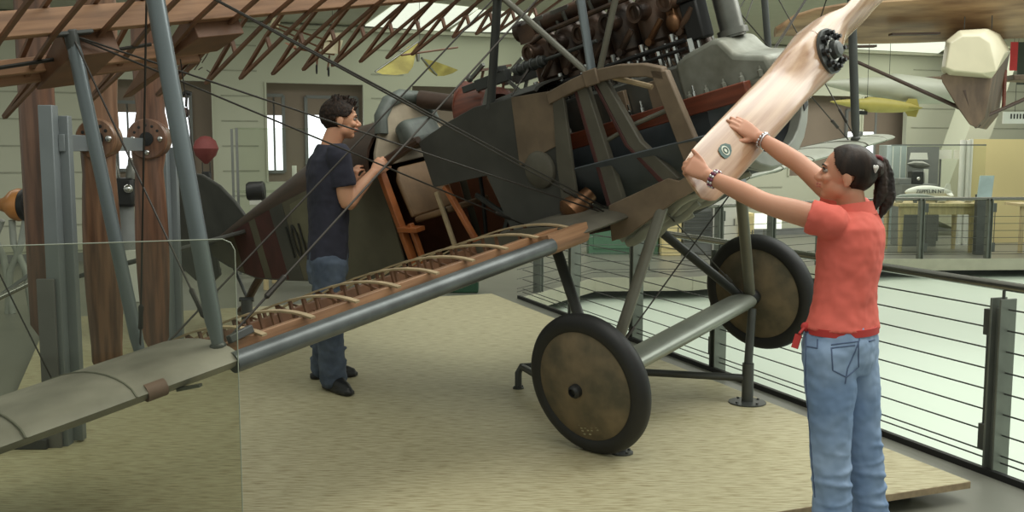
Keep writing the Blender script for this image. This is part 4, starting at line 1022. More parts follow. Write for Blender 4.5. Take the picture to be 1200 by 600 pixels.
# board joints drawn as slim proud battens
for k in range(10):
    z = .15+.375*k
    for i in range(0, len(edges), 2):
        a, b = edges[i]+.12, edges[i+1]-.12
        if b-a > .3 and z < ZC: wl.box(B((a+b)/2, TW-.004, z), (b-a, .008, .02), BAX, 1)
for e in edges[1:-1]: wl.box(B(e, TW-.01, (Z0+Z1)/2), (.03, .03, Z1-Z0), BAX, 0)
tag(wl.build('wall_back', [m_wall, m_wall2]), kind='structure')
tag(MB().box(B(5.5, TW+.45, (Z0+Z1)/2), (38, .05, Z1-Z0+.8), BAX).build('wall_back_blinds', m_blind), kind='structure')
tag(MB().box(B(5.5, TW-.02, .06), (38, .03, .12), BAX).build('baseboard_back', m_grey), kind='structure')
wn = 0
def window(x0, y0, x1, y1, blind=0.):
    global wn; wn += 1
    s0, s1 = ws(x0), ws(x1); zt, zb = wz(x0, y0), wz(x0, y1); t = TW+.40
    k = (t/TW)
    fr = MB()
    for c, d in ((B((s0+s1)/2, t, zt), (s1-s0, .05, .05)), (B((s0+s1)/2, t, zb), (s1-s0, .05, .05)), (B(s0, t, (zt+zb)/2), (.05, .05, zt-zb)), (B(s1, t, (zt+zb)/2), (.05, .05, zt-zb)), (B((s0+s1)/2, t, (zt+zb)/2), (.03, .03, zt-zb))): fr.box(c, d, BAX)
    f = tag(fr.build('window_%d' % wn, m_grey), kind='structure')
    MB().box(B((s0+s1)/2, t+.01, (zt+zb)/2), (s1-s0, .01, zt-zb), BAX).build('pane', m_sky, f)
    if blind: MB().box(B((s0+s1)/2, t-.01, zt-(zt-zb)*blind/2), (s1-s0, .01, (zt-zb)*blind), BAX).build('roller_blind', m_blind, f)
window(136, 118, 164, 200, .15); window(192, 108, 226, 200, .05)
window(314, 110, 337, 202, .26); window(364, 112, 425, 202, .24); window(1008, 128, 1042, 200, .36)
# ceiling with skylights over the far half
cl = MB()
cl.box(B(5.5, 12.35, ZC+.05), (38, 6.7, .1), BAX).box(B(5.5, TW-.1, ZC-.06), (38, .12, .05), BAX)
tag(cl.build('ceiling', m_ceil), kind='structure')
def at_zc(x, y): return st(at_z(x, y, ZC-.012))
k = 0
for q in ([(428, 30), (520, 36), (560, 10), (470, 0)], [(528, 36), (618, 38), (634, 26), (624, 16), (560, 12)], [(1000, 57), (1100, 62), (1130, 40), (1010, 38)]):
    pts = [at_zc(*p) for p in q]; k += 1
    sk = st_prism([(s, t) for s, t, z in pts], ZC-.02, ZC-.004, 'window_skylight_%d' % k, m_sky2); tag(sk, kind='structure')
# inclined arch leg and far right walls
tag(MB().bar(at_d(1098, 262, 18.8), at_d(1170, 60, 18.8), .55, .5, E1).build('wall_arch', m_wall), kind='structure')
# ---- railing
def railing(name, path, posts, label, zr=.94, nc=9, r=.024, side=-1):
    """path: list of (s,t); posts: list of (segment index, distance along)"""
    rl = empty(name, B(*path[0]), label, 'railing')
    mb = MB(); mb.tube([B(*p, zr) for p in path], r, 12); wc(mb, 'handrail', m_rail, rl)
    zs = [.065]+[.1+.104*i for i in range(nc-1)]
    for z in zs:
        wc(MB().tube([B(*p, z) for p in path], .0042, 6), 'cable', m_cable, rl)
    for seg, d in posts:
        p, q = V(path[seg]+(0,)), V(path[seg+1]+(0,)); u = (q-p).normalized(); c = p+u*d
        X = E2*u.x+E1*u.y; Y = E2*-u.y+E1*u.x; o = E2*c.x+E1*c.y
        ax = (X, Y, EZ)
        mb = MB().box(o+EZ*.40+X*.028, (.012, .10, .96), ax).box(o+EZ*.40-X*.028, (.012, .10, .96), ax).box(o+EZ*.38, (.05, .03, .9), ax)
        po = wc(mb, 'post', m_post, rl, bevel=.002)
        mb = MB().tube([o+EZ*.86, o+EZ*zr], .008, 8)
        wc(mb, 'rail_pin', m_postd, rl)
        mb = MB().box(o+EZ*.75+X*.075*-side, (.05, .035, .13), ax).box(o+EZ*.17+X*.075*-side, (.05, .035, .13), ax).tube([o+EZ*.2+X*.085*-side, o+EZ*.72+X*.085*-side], .006, 8)
        wc(mb, 'cable_clamp', m_postd, rl, bevel=.004)
    return rl
t0 = st(at_z(1160, 556, 0))[1]
railing('guard_railing', [(SR+.05, -1.5), (SR+.05, 9.9)], [(0, t0+1.5+1.245*k) for k in (-3, -2, -1, 0, 1, 2, 3, 4)], 'steel cable guard railing running beside the platform and the girl')
far = [(a+b[0], c+b[1]) for (a, c), b in zip(OPEN[1:], [(.0, .06), (0, .06), (0, .06), (0, .06), (0, .06), (0, .06)])]
pp = []
for i, (p, q) in enumerate(zip(far, far[1:])):
    L = math.hypot(q[0]-p[0], q[1]-p[1]); n = max(1, round(L/1.0))
    pp += [(i, L*(j+.5)/n) for j in range(n)]
railing('guard_railing', far, pp, 'far guard railing around the other side of the pale well', zr=.88, nc=7)
# ================================================================== exhibits and furniture
X_, Y_, Z_ = V(1, 0, 0), V(0, 1, 0), V(0, 0, 1)
def thing(name, loc, label, cat, group=None): return empty(name, loc, label, cat, group)
PXM = lambda d: FOC/d
# ---- stand with three upright propellers
A0 = at_z(80, 521, .1); C0 = at_z(203, 412, .1)
stand = thing('display_stand', A0, 'blue grey steel stand holding three upright wooden propellers', 'stand')
for i, P in enumerate((A0, C0)):
    h = at_d(80, 125, 5.07).z if i == 0 else at_d(203, 165, 7.5).z
    mb = MB().box(V(P.x-.02, P.y, (h+.1)/2), (.07, .07, h-.1)).box(V(P.x+.035, P.y+.06, (h+.06)/2), (.05, .05, h-.16))
    wc(mb, 'post', m_stand, stand, bevel=.004)
mb = MB().bar(V(A0.x+.03, A0.y+.02, 1.632), V(C0.x-.05, C0.y, 1.632), .03, .085, Z_); wc(mb, 'crossbar', m_stand, stand, bevel=.003)
mb = MB().box(V(A0.x-.05, A0.y-.05, .53), (.085, .02, .86)); wc(mb, 'face_plate', mat('brushed grey plate', (116, 114, 112), .4, metal=.4, var=.15), stand, bevel=.002)
mb = MB().box(V(A0.x-.38, A0.y-.03, .125), (.62, .12, .05)); wc(mb, 'foot', m_plinth, stand, bevel=.004)
mb = MB().bar(V(A0.x+.07, A0.y, .125).lerp(V(C0.x, C0.y, .125), .5), V(C0.x-.02, C0.y, .125), .3, .05, Z_); wc(mb, 'base_plate', m_stand, stand, bevel=.004)
def upright_prop(px, d, width, label, m, hub=True, zb=.13, zt=2.95, neck=.8):
    hz = at_d(px, 163, d).z; P = at_d(px, 300, d); P.z = 0; o = V(P.x, P.y, hz)
    t = thing('wooden_propeller', V(P.x, P.y, zb), label, 'propeller', )
    for sg in (-1, 1):
        L = (hz-zb) if sg < 0 else (zt-hz)
        rs = []
        for i in range(15):
            k = i/14; r = L*k
            if hub: w = 20*d/FOC if k < .1 else width*(.86+.2*math.sin(PI*min(1, (k-.1)*1.3)))/2*1.0
            else: w = width/2
            if k > .93: w *= .94-.5*((k-.93)/.07)**2
            if not hub and sg < 0 and k > .80: w *= .55
            tw = (.5*(1-k) if hub else .15); th = .045*(1-k*.7)
            cd = V(math.cos(tw), math.sin(tw)*.6, 0); nd = V(0, 1, 0)
            off = V(.012*sg if hub else (.02 if (sg < 0 and k > .8) else 0), 0, 0)
            rs.append([o+V(0, 0, sg*r)+off+cd*w*abs(math.cos(a))**.7*(1 if math.cos(a) > 0 else -1)+nd*th*math.sin(a) for a in [q*2*PI/20 for q in range(20)]])
        wc(MB().rings(rs), 'blade', m, t)
    if hub:
        hr_ = 23.5*d/FOC
        mb = MB().lathe([(hr_*.8, -.06), (hr_*.97, -.05), (hr_, 0), (hr_, .055), (hr_*.93, .065)], o, (0, -1, 0), 36)
        h = wc(mb, 'hub', m, t)
        wc(MB().lathe([(.046, .0), (.046, .072), (.0, .071)], o, (0, -1, 0), 24), 'bore', m_black, t)
        for q in range(3):
            a = PI/2*q+PI
            mb = MB().ball(o+V(hr_*.66*math.cos(a), -.068, hr_*.66*math.sin(a)), (.019, .012, .019), 14, 8); wc(mb, 'hub_bolt', m_chrome, t)
        for q in range(5): a = PI*.2+q*PI*.16; wc(MB().lathe([(.010, 0), (.0, .002)], o+V(hr_*.66*math.cos(a), -.066, hr_*.66*math.sin(a)), (0, -1, 0), 10), 'bolt_hole', m_black, t)
    return t
upright_prop(52, 5.2, .18, 'plain upright brown wooden blade, on the outer end of the propeller stand', m_propw, False, zb=.42)
upright_prop(123, 5.52, .20, 'upright brown propeller with round bored hub, middle of the three on the stand', m_propw2, zb=.32)
upright_prop(181, 6.85, .215, 'upright dark brown propeller with bored hub nearest the aeroplane tail fin', m_propw, zb=.2)
# ---- glass barrier near the camera
GR = at_d(275, 280, 2.6); s1, gt, zt_ = st(GR)
gb = thing('glass_barrier', B(s1-1, gt, 0), 'clear rounded-corner glass barrier panel standing before the wing tip', 'barrier')
poly = [(s1-2.6, .02), (s1, .02), (s1, zt_-.03), (s1-.01, zt_-.01), (s1-.03, zt_), (s1-2.6, zt_)]
mb = MB().rings([[B(s, gt+dy, z) for s, z in poly] for dy in (0, .012)], smooth=False); wc(mb, 'pane', m_glass, gb)
mb = MB().tube([B(s1, gt+.006, .02), B(s1, gt+.006, zt_-.03), B(s1-.01, gt+.006, zt_-.01), B(s1-.03, gt+.006, zt_), B(s1-2.6, gt+.006, zt_)], .0015, 8)
wc(mb, 'polished_edge', mat('pale glass edge', (158, 162, 148), .3, var=.05), gb)
mb = MB().box(B(s1-1.3, gt, .03), (2.6, .06, .06), BAX); wc(mb, 'floor_channel', m_postd, gb)
# ---- tubular stand under the landing gear
P = V(1.40, 5.80, .1); Q = V(.04, 6.16, .1); Rr = at_z(729, 531, .1); N_ = PM-PA*.75; W_ = PM+PA*.70
jk = thing('jacking_stand', (P+Q)/2, 'dark grey tube stand propping up the landing gear axle', 'stand')
mb = MB().tube([P, V(P.x, P.y, .34)], .034, 14).tube([V(P.x, P.y, .34), V(P.x+.02, P.y+.02, W_.z-.05)], .025, 14); wc(mb, 'upright', m_strutd, jk)
mb = MB().tube([V(P.x, P.y, .25), V(Q.x+.1, Q.y-.03, .25), V(Q.x+.02, Q.y, .24), V(Q.x, Q.y, .2), Q], .022, 14); wc(mb, 'cross_tube', m_strutd, jk)
mb = MB().tube([V(Q.x+.03, Q.y-.02, .24), V(Rr.x-.03, Rr.y+.1, .24), V(Rr.x, Rr.y+.02, .22), Rr+Z_*.01], .022, 14); wc(mb, 'cross_tube', m_strutd, jk)
mb = MB().tube([V(Rr.x-.06, Rr.y+.2, .24), V(N_.x, N_.y, N_.z-.03)], .022, 12); wc(mb, 'upright', m_strutd, jk)
for c, r in ((P, .11), (Q, .035), (Rr, .055)):
    mb = MB().lathe([(r, 0), (r, .008), (r*.5, .012)], c, (0, 0, 1), 28)
    for k in range(4): mb.lathe([(.008, 0), (.008, .01)], c+V(math.cos(k*PI/2+.5), math.sin(k*PI/2+.5), 0)*r*.75+Z_*.008, (0, 0, 1), 6)
    wc(mb, 'foot_plate', m_strutd, jk)
T0 = at_z(290, 383, .1)
tj = thing('tail_stand', T0, 'short dark grey post on the platform under the tail skid', 'stand')
wc(MB().tube([T0, V(T0.x, T0.y, .335)], .048, 16), 'post', m_strutd, tj); wc(MB().box(T0+Z_*.006, (.2, .2, .012)), 'foot_plate', m_strutd, tj)
wc(MB().tube([V(T0.x-.06, T0.y, .335), V(T0.x+.06, T0.y, .335)], .02, 10), 'cradle', m_strutd, tj)
# ---- hanging glider with bare wood hull (over the gallery)
D = 9.6; k = D/FOC
hc_ = at_d(1143, 92, D)
gl = thing('hanging_glider', hc_, 'hanging wooden glider with cream faceted nose above the far gallery', 'glider')
m_glw = mat('varnished paper wing', (168, 134, 100), .4, var=.3, scale=3, stretch=(.6, 3, 3), c2=(122, 90, 64))
m_glc = mat('cream moulded nose', (214, 204, 176), .35, var=.06)
m_glh = mat('aged brown hull ply', (112, 92, 72), .45, var=.3, scale=3, stretch=(3, 3, 1), c2=(80, 64, 50))
fw = V(-.12, -.99, 0).normalized(); rt = V(.99, -.12, 0)
def wing_sec(c, ch, th, f, up):
    return [c+f*(ch*(.5+.5*math.cos(a))-ch*.35)+up*(th*math.sin(a)*(1.1 if math.sin(a) > 0 else .5)-ch*.0) for a in [q*2*PI/24 for q in range(24)]]
wu = V(0, .38, .92); wf = V(0, -.92, .38)                 # the wing is tipped so its underside shows
rs = []
for x, y, ch in ((908, 40, .12), (925, 34, .38), (945, 32, .52), (975, 34, .72), (1020, 35, .82), (1080, 33, .86), (1143, 30, .88), (1200, 27, .9), (1300, 22, .92), (1420, 18, .85), (1470, 16, .5)):
    rs.append(wing_sec(at_d(x, y, D+.25), ch, .05+.04*min(1, ch), wf, wu))
wc(MB().rings(rs), 'wing', m_glw, gl)
for x0, x1, y in ((1048, 1105, 39), (978, 1030, 54)):
    p, q = at_d(x0, y, D-.02), at_d(x1, y-1, D-.02); wc(MB().bar(p+V(0, .1, 0), q+V(0, .1, 0), .10, .02, Z_), 'wing_slot', m_deck, gl)
def hull(secs, d0=0):
    return [[at_d(x, y, D+dd) for x, y in pts] for dd, pts in secs]
nose = [(-.55, [(1118, 83), (1108, 79), (1114, 50), (1128, 42), (1148, 42), (1160, 50), (1168, 84), (1150, 86)]),
        (-.45, [(1112, 88), (1103, 80), (1109, 48), (1124, 36), (1156, 34), (1168, 44), (1178, 62), (1162, 92)]),
        (.3, [(1112, 92), (1103, 84), (1108, 48), (1124, 35), (1158, 33), (1172, 40), (1184, 60), (1166, 94)])]
wc(MB().rings(hull(nose), smooth=False), 'nose_cap', m_glc, gl, bevel=.01)
mb = MB()
for pts in ([(1118, 81), (1115, 62), (1117, 48)], [(1142, 82), (1148, 64), (1152, 47)]):
    mb.tube([at_d(x, y, D-.53+.02*i) for i, (x, y) in enumerate(pts)], .012, 8)
wc(mb, 'nose_ridge', m_glc, gl)
hl = [(-.45, [(1112, 85), (1103, 88), (1104, 96), (1122, 126), (1136, 146), (1144, 150), (1154, 138), (1163, 92)]),
      (.4, [(1112, 90), (1104, 93), (1106, 98), (1124, 126), (1138, 147), (1156, 152), (1170, 135), (1184, 60)]),
      (1.5, [(1128, 90), (1122, 92), (1124, 97), (1134, 118), (1142, 130), (1152, 132), (1166, 118), (1176, 66)])]
wc(MB().rings(hull(hl), smooth=False), 'hull', m_glh, gl, bevel=.01)
mb = MB().tube([at_d(1128, 106, D-.42), at_d(1134, 130, D-.4), at_d(1146, 148, D-.35)], [.035, .05, .03], 10); wc(mb, 'keel', m_deck, gl)
wc(MB().tube([at_d(974, 59, D+.1), at_d(1126, 127, D-.3)], [.016, .02], 10), 'wing_strut', m_deck, gl)
wc(MB().tube([at_d(1156, 136, D-.2), at_d(1215, 110, D+.1)], [.016, .02], 10), 'wing_strut', m_deck, gl)
wc(MB().tube([at_d(1178, 82, D+.3), at_d(1176, 128, D+.3)], .018, 10), 'cabane_post', m_redwood, gl)
wc(MB().prism([(-.30, 0), (-.28, .04), (.0, .05), (.12, .04), (.12, -.01), (-.26, -.02)], .2, (X_, Z_, Y_), at_d(1098, 95, D+2.2)), 'tailplane', m_glh, gl, bevel=.01)
wc(MB().prism([(-.0, 0), (0, .06), (.6, .07), (.6, -.02)], .3, (X_, Z_, Y_), at_d(1180, 95, D+1.6)), 'tailplane', m_glh, gl, bevel=.01)
for x in (1130, 1162): wc(MB().tube([at_d(x, 34, D), V(at_d(x, 34, D).x, at_d(x, 34, D).y, ZC+.8)], .004, 6), 'hanging_wire', m_cable, gl)
# ---- airships hanging behind the propeller
def airship(name, x0, x1, y0, y1, r, d, m, label, fins=True, dark=None):
    p, q = at_d(x0, y0, d), at_d(x1, y1, d+.4); ax = (q-p); L = ax.length; ax.normalize(); c = (p+q)/2
    t = thing(name, c, label, 'airship model')
    prof = []
    for i in range(25):
        u = i/24; prof.append((r*max(.0, (math.sin(PI*min(1, u*1.25)*.5 if u < .4 else PI*.5)) if u < .4 else (1-((u-.4)/.6)**2.2))**.75, L*u))
    wc(MB().lathe(prof, p, ax, 28), 'hull', m, t)
    up = V(0, 0, 1); sd = ax.cross(up)
    if fins:
        for e in (up, -up, sd, -sd):
            mb = MB().prism([(L*.80, r*.3), (L*.85, r*1.15), (L*.94, r*1.2), (L*.97, r*.2)], .008, (ax, e, ax.cross(e)), p); wc(mb, 'tail_fin', m, t)
    mb = MB().box(p+ax*L*.35-up*(r+.012), (L*.09, .05, .04), (ax, sd, up)); wc(mb, 'gondola', m if dark is None else dark, t, bevel=.006)
    wc(MB().tube([p+ax*L*.4+up*r*.9, V((p+ax*L*.4).x, (p+ax*L*.4).y, ZC+.1)], .003, 6), 'hanging_wire', m_cable, t)
    return t, p, ax, L, up, sd
m_hullw = mat('silvery white airship skin', (186, 186, 170), .45, var=.08, scale=2, stretch=(1, 8, 8))
airship('airship_model', 960, 1160, 97, 112, .165, 11.2, m_hullw, 'large whitish airship model hanging beyond the propeller hub')
t, p, ax, L, up, sd = airship('airship_model', 972, 1080, 119, 127, .085, 10.9, mat('yellow airship skin', (176, 162, 84), .5, var=.1), 'yellow airship model hanging just below the whitish airship', True, m_black)
wc(MB().box(p+ax*L*.18-sd*.06+up*.03, (.05, .03, .04), (ax, sd, up)), 'engine_car', m_black, t)
# ---- yellow flapping-wing model
D = 9.0; b0 = at_d(490, 62, D)
orn = thing('flapping_wing_model', b0, 'hanging bird-like flight model with two yellow cloth wings', 'model aircraft')
m_yel = mat('yellow doped cloth', (172, 160, 84), .6, var=.2, scale=8, c2=(136, 124, 62))
def sheet(pts, d, name, par, m, dz=.0, th=.006):
    mb = MB().rings([[at_d(x, y, d+dd)+V(0, e, 0) for x, y, dd in pts] for e in (0, th)], smooth=False); return wc(mb, name, m, par)
sheet([(490, 49, 0), (478, 55, -.05), (462, 70, -.15), (440, 84, -.3), (448, 87, -.32), (464, 88, -.3), (478, 86, -.2), (484, 78, -.1), (487, 64, 0)], D, 'wing', orn, m_yel)
sheet([(493, 68, 0), (510, 72, .1), (524, 77, .2), (537, 82, .3), (530, 86, .3), (520, 89, .25), (511, 89, .2), (503, 83, .1)], D, 'wing', orn, m_yel)
mb = MB().tube([at_d(492, 49, D), at_d(489, 60, D), at_d(490, 72, D)], [.012, .024, .012], 10); wc(mb, 'body', m_steel, orn)
wc(MB().tube([at_d(494, 68, D), at_d(512, 88, D+.18)], .01, 8).tube([at_d(490, 49, D), at_d(440, 84, D-.3)], .008, 8), 'wing_spar', m_steel, orn)
wc(MB().tube([at_d(492, 49, D), V(at_d(492, 49, D).x, at_d(492, 49, D).y, ZC+.1)], .0025, 6), 'hanging_wire', m_cable, orn)
# ---- small hanging biplane and the twig model
D = 10.2; c = at_d(370, 50, D)
bp = thing('biplane_model', c, 'small hanging cream and pink biplane model beyond the bare wing ribs', 'model aircraft')
m_cream = mat('cream tissue', (224, 212, 182), .7, var=.12); m_pink = mat('pink tissue', (206, 146, 122), .7, var=.15)
sheet([(379, 48, 0), (398, 46, .2), (403, 38, .3), (386, 39, .1)], D, 'wing', bp, m_cream, th=.015)
sheet([(377, 62, 0), (397, 63, .2), (402, 47, .3), (381, 49, .1)], D, 'wing', bp, m_cream, th=.015)
sheet([(316, 29, .5), (326, 33, .6), (329, 22, .6), (321, 20, .5)], D, 'tailplane', bp, m_cream, th=.012)
sheet([(333, 50, .2), (346, 58, .2), (347, 54, .2), (336, 50, .2)], D, 'side_panel', bp, m_pink, th=.03)
mb = MB()
for a, b_ in (((322, 28), (392, 50)), ((322, 32), (385, 60)), ((345, 57), (392, 64)), ((379, 48), (378, 62)), ((398, 46), (397, 63)), ((372, 66), (371, 80)), ((386, 65), (384, 82)), ((350, 40), (352, 58))):
    mb.tube([at_d(*a, D+.2), at_d(*b_, D+.15)], .011, 6)
wc(mb, 'frame', m_rib, bp)
for x, y in ((371, 81), (385, 84)): wc(MB().torus(at_d(x, y, D+.1), .045, .007, (1, .3, 0), 20, 6), 'wheel', m_black, bp)
for x, y in ((390, 44), (322, 22)): wc(MB().tube([at_d(x, y, D+.2), V(at_d(x, y, D+.2).x, at_d(x, y, D+.2).y, ZC+.1)], .0025, 6), 'hanging_wire', m_cable, bp)
D = 10.5; c = at_d(226, 70, D); random.seed(3)
tw = thing('twig_model', c, 'dark spidery stick model hanging left of the small biplane', 'model aircraft')
for i in range(16):
    a = V(random.uniform(-.16, .16), random.uniform(-.1, .1), random.uniform(-.12, .12)); b_ = a+V(random.uniform(-.12, .12), random.uniform(-.1, .1), random.uniform(-.12, .12))
    wc(MB().tube([c+a, c+(a+b_)/2+V(.01, 0, .01), c+b_], .006, 6), 'stick', m_deck, tw)
wc(MB().ball(c+V(-.02, 0, .02), (.06, .05, .04), 12, 8), 'body', m_deck, tw); wc(MB().tube([c, V(c.x, c.y, ZC+.1)], .0025, 6), 'hanging_wire', m_cable, tw)
# ---- pink and white hanging spindle behind the engine
D = 11; t = thing('glider_model', at_d(645, 85, D), 'slim pink and white model hanging behind the engine', 'model aircraft')
sheet([(618, 103, 0), (640, 92, .1), (652, 82, .2), (648, 92, .1), (632, 102, 0)], D, 'wing', t, m_pink, th=.02)
wc(MB().tube([at_d(646, 94, D), at_d(655, 82, D), at_d(665, 73, D)], [.01, .06, .05], 14), 'nose', m_white, t)
# ---- orange engine nacelle with grey tube stand at far left
D = 9.6; c = at_d(14, 240, D)
na = thing('propeller_boss', V(c.x, c.y, 0), 'orange wooden propeller boss on a grey tubular stand at the hall wall', 'propeller')
m_or = mat('orange varnished wood', (198, 134, 76), .35, var=.25, scale=5)
wc(MB().lathe([(.02, -.22), (.05, -.16), (.08, -.08), (.14, -.01), (.16, .05), (.15, .10)], c+V(.02, 0, 0), V(1, -.1, 0), 28), 'boss', m_or, na)
wc(MB().lathe([(.155, 0), (.16, .02), (.16, .06), (.10, .07), (.04, .08)], c+V(.12, 0, 0), V(1, -.1, 0), 28), 'hub_flange', m_black, na)
wc(MB().lathe([(.09, .08), (.11, .10), (.11, .26), (.07, .28)], c+V(.1, 0, 0), V(1, -.1, 0), 24), 'rear_boss', m_propw2, na)
mb = MB().tube([at_d(38, 240, D), at_d(70, 240, D+.1)], .03, 10); wc(mb, 'shaft', m_strutd, na)
for pts in ([(2, 258), (-6, 280), (4, 300), (14, 350)], [(14, 258), (16, 285), (30, 318), (37, 345)], [(30, 258), (24, 290), (12, 318), (8, 345)]):
    q = [at_d(x, y, D+.05*i) for i, (x, y) in enumerate(pts)]; q[-1].z = .0
    wc(MB().tube(q, .032, 12), 'leg', mat('pale grey tube', (172, 176, 168), .4, metal=.3), na)
mb = MB().bar(at_d(-5, 350, D), at_d(48, 312, D), .05, .03, Z_); wc(mb, 'brace', m_grey, na)
q0, q1 = at_d(-60, 377, 5.6), at_d(63, 318, 6.4)
hr = thing('barrier_bar', V(q0.x, q0.y, 0), 'low sloping silver tube bar beside the plain wooden blade', 'barrier')
wc(MB().tube([q0, q1], .018, 12).ball(q1, .019, 10, 6), 'bar', m_rail, hr); wc(MB().tube([V(q0.x, q0.y, 0), q0], .02, 10), 'post', m_rail, hr)
wc(MB().tube([V(q1.x, q1.y, .1), q1], .012, 10), 'post', m_rail, hr)
# ---- engine on a stand between the propellers
D = 10.5; c = at_d(147, 225, D)
en = thing('exhibit_engine', V(c.x, c.y, 0), 'small black and chrome engine on a pedestal seen between two upright propellers', 'engine')
wc(MB().box(c, (.26, .3, .3)), 'crankcase', m_black, en, bevel=.03)
for x in (-.09, .09):
    wc(MB().lathe([(.06, 0), (.06, .12), (.05, .14), (.05, .2), (.02, .22)], c+V(x, -.05, .14), V(x*1.2, 0, 1), 16), 'cylinder', m_steel, en)
    wc(MB().ball(c+V(x, -.16, .04), .05, 14, 8), 'magneto', m_chrome, en)
wc(MB().lathe([(.16, 0), (.14, .1), (.08, .2), (.08, .45)], V(c.x, c.y, c.z-.6), (0, 0, 1), 20), 'pedestal', m_grey, en)
wc(MB().box(V(c.x, c.y, (c.z-.6)/2), (.34, .3, c.z-.6)), 'plinth', m_white, en, bevel=.01)
# ---- bay objects on the wall side: pendulum, red globe, canister
D = 13.2
pn = thing('bracket_lamp', at_d(212, 120, D), 'black hooked bracket with a round weight in the bright window bay', 'lamp')
wc(MB().tube([at_d(210, 205, D), at_d(209, 125, D), at_d(212, 112, D), at_d(218, 108, D), at_d(224, 110, D)], .03, 10).tube([at_d(219, 110, D), at_d(218, 125, D)], .018, 8), 'bracket', m_black, pn)
wc(MB().ball(at_d(216, 132, D), .07, 18, 12), 'weight', mat('dark red brown ball', (70, 46, 44), .4), pn)
wc(MB().lathe([(.2, 0), (.2, .05), (.05, .08)], V(at_d(210, 205, D).x, at_d(210, 205, D).y, 0), (0, 0, 1), 20).tube([V(at_d(210, 205, D).x, at_d(210, 205, D).y, 0), at_d(210, 205, D)], .03, 10), 'stand', m_black, pn)
gb_ = at_d(241, 174, 13.0)
rg = thing('red_globe', V(gb_.x, gb_.y, 0), 'dull red round balloon model on a thin stand before the window bay', 'balloon model')
wc(MB().lathe([(.02, -.2), (.05, -.17), (.13, -.09), (.165, 0), (.13, .1), (.06, .155), (0, .165)], gb_, (0, 0, 1), 28), 'envelope', mat('dull red cloth', (128, 62, 60), .7, var=.2), rg)
wc(MB().box(gb_+V(0, 0, -.36), (.1, .1, .12)), 'basket', m_black, rg, bevel=.01)
mb = MB()
for x in (-.05, .05): mb.tube([gb_+V(x, 0, -.18), gb_+V(x, 0, -.32)], .006, 6)
wc(mb, 'rope', m_black, rg); wc(MB().tube([V(gb_.x, gb_.y, 0), gb_+V(0, 0, -.4)], .02, 10).lathe([(.15, 0), (.15, .03)], V(gb_.x, gb_.y, 0), (0, 0, 1), 20), 'stand', m_black, rg)
# display case in front of the wall pilaster
p0, p1 = at_d(277, 150, 12.6), at_d(408, 150, 13.2); zt2 = p0.z; s0, tt, _ = st(p0); s1_ = st(p1)[0]
dc = thing('display_case', B((s0+s1_)/2, tt+.3, 0), 'tall glass display case standing before the wall near the tail', 'display case')
for ds in (s0, s1_):
    for dt in (0, .6): wc(MB().box(B(ds, tt+dt, zt2/2), (.03, .03, zt2), BAX), 'corner_post', m_grey, dc)
wc(MB().box(B((s0+s1_)/2, tt+.3, .25), (s1_-s0, .6, .5), BAX), 'base', m_wall, dc, bevel=.005)
for z in (1.05, zt2): wc(MB().box(B((s0+s1_)/2, tt+.3, z), (s1_-s0, .6, .012), BAX), 'shelf', m_case, dc)
wc(MB().box(B((s0+s1_)/2, tt, (zt2+.5)/2), (s1_-s0, .008, zt2-.5), BAX), 'front_pane', m_case, dc)
for x, h in ((345, .34), (353, .26), (360, .3)):
    q = at_d(x, 205, 12.95); wc(MB().box(V(q.x, q.y, .5+.55+h/2), (.05, .05, h)), 'sample_card', m_white, dc)
q = at_d(300, 224, 12.4)
cn_ = thing('canister', V(q.x, q.y, 0), 'black round canister on a pale pedestal beyond the tail', 'canister')
wc(MB().lathe([(.10, -.11), (.12, -.08), (.12, .09), (.10, .11)], q, V(1, .1, .05), 24), 'drum', m_black, cn_); wc(MB().box(q+V(0, 0, -.14), (.14, .12, .06)), 'saddle', m_white, cn_, bevel=.005)
wc(MB().box(V(q.x, q.y, (q.z-.16)/2), (.12, .12, q.z-.16)), 'pedestal', m_wall, cn_, bevel=.004)
# trestle table behind the fuselage
D = 11.4; q0, q1 = at_d(300, 330, D), at_d(450, 330, D); zt3 = .78
tb = thing('trestle_table', V((q0.x+q1.x)/2, q0.y+.4, 0), 'pale pine work table behind the fuselage, only its legs in sight', 'table')
wc(MB().box(V((q0.x+q1.x)/2, q0.y+.4, zt3), (q1.x-q0.x+.3, .8, .04)), 'table_top', m_pine, tb, bevel=.004)
for x in (312, 322, 433, 447):
    q = at_d(x, 340, D+(.0 if x in (312, 433) else .6)); wc(MB().bar(V(q.x, q.y, 0), V(q.x+(.05 if x == 447 else 0), q.y, zt3-.02), .06, .05), 'leg', m_pine, tb, bevel=.004)
q = at_d(430, 322, 12.6); wc(MB().box(V(q.x-.1, q0.y+.75, .42), (2.1, .02, .5)), 'modesty_panel', m_grey, tb)
q = at_z(541, 345, 0)
gc = thing('green_crate', V(q.x, q.y+.2, 0), 'low dark green crate at the far end of the platform', 'crate')
wc(MB().box(V(q.x, q.y+.25, .13), (.36, .3, .26)), 'body', mat('dark green plastic', (38, 74, 52), .5), gc, bevel=.015); wc(MB().box(V(q.x, q.y+.25, .255), (.4, .34, .03)), 'rim', MATS['dark green plastic'], gc, bevel=.006)
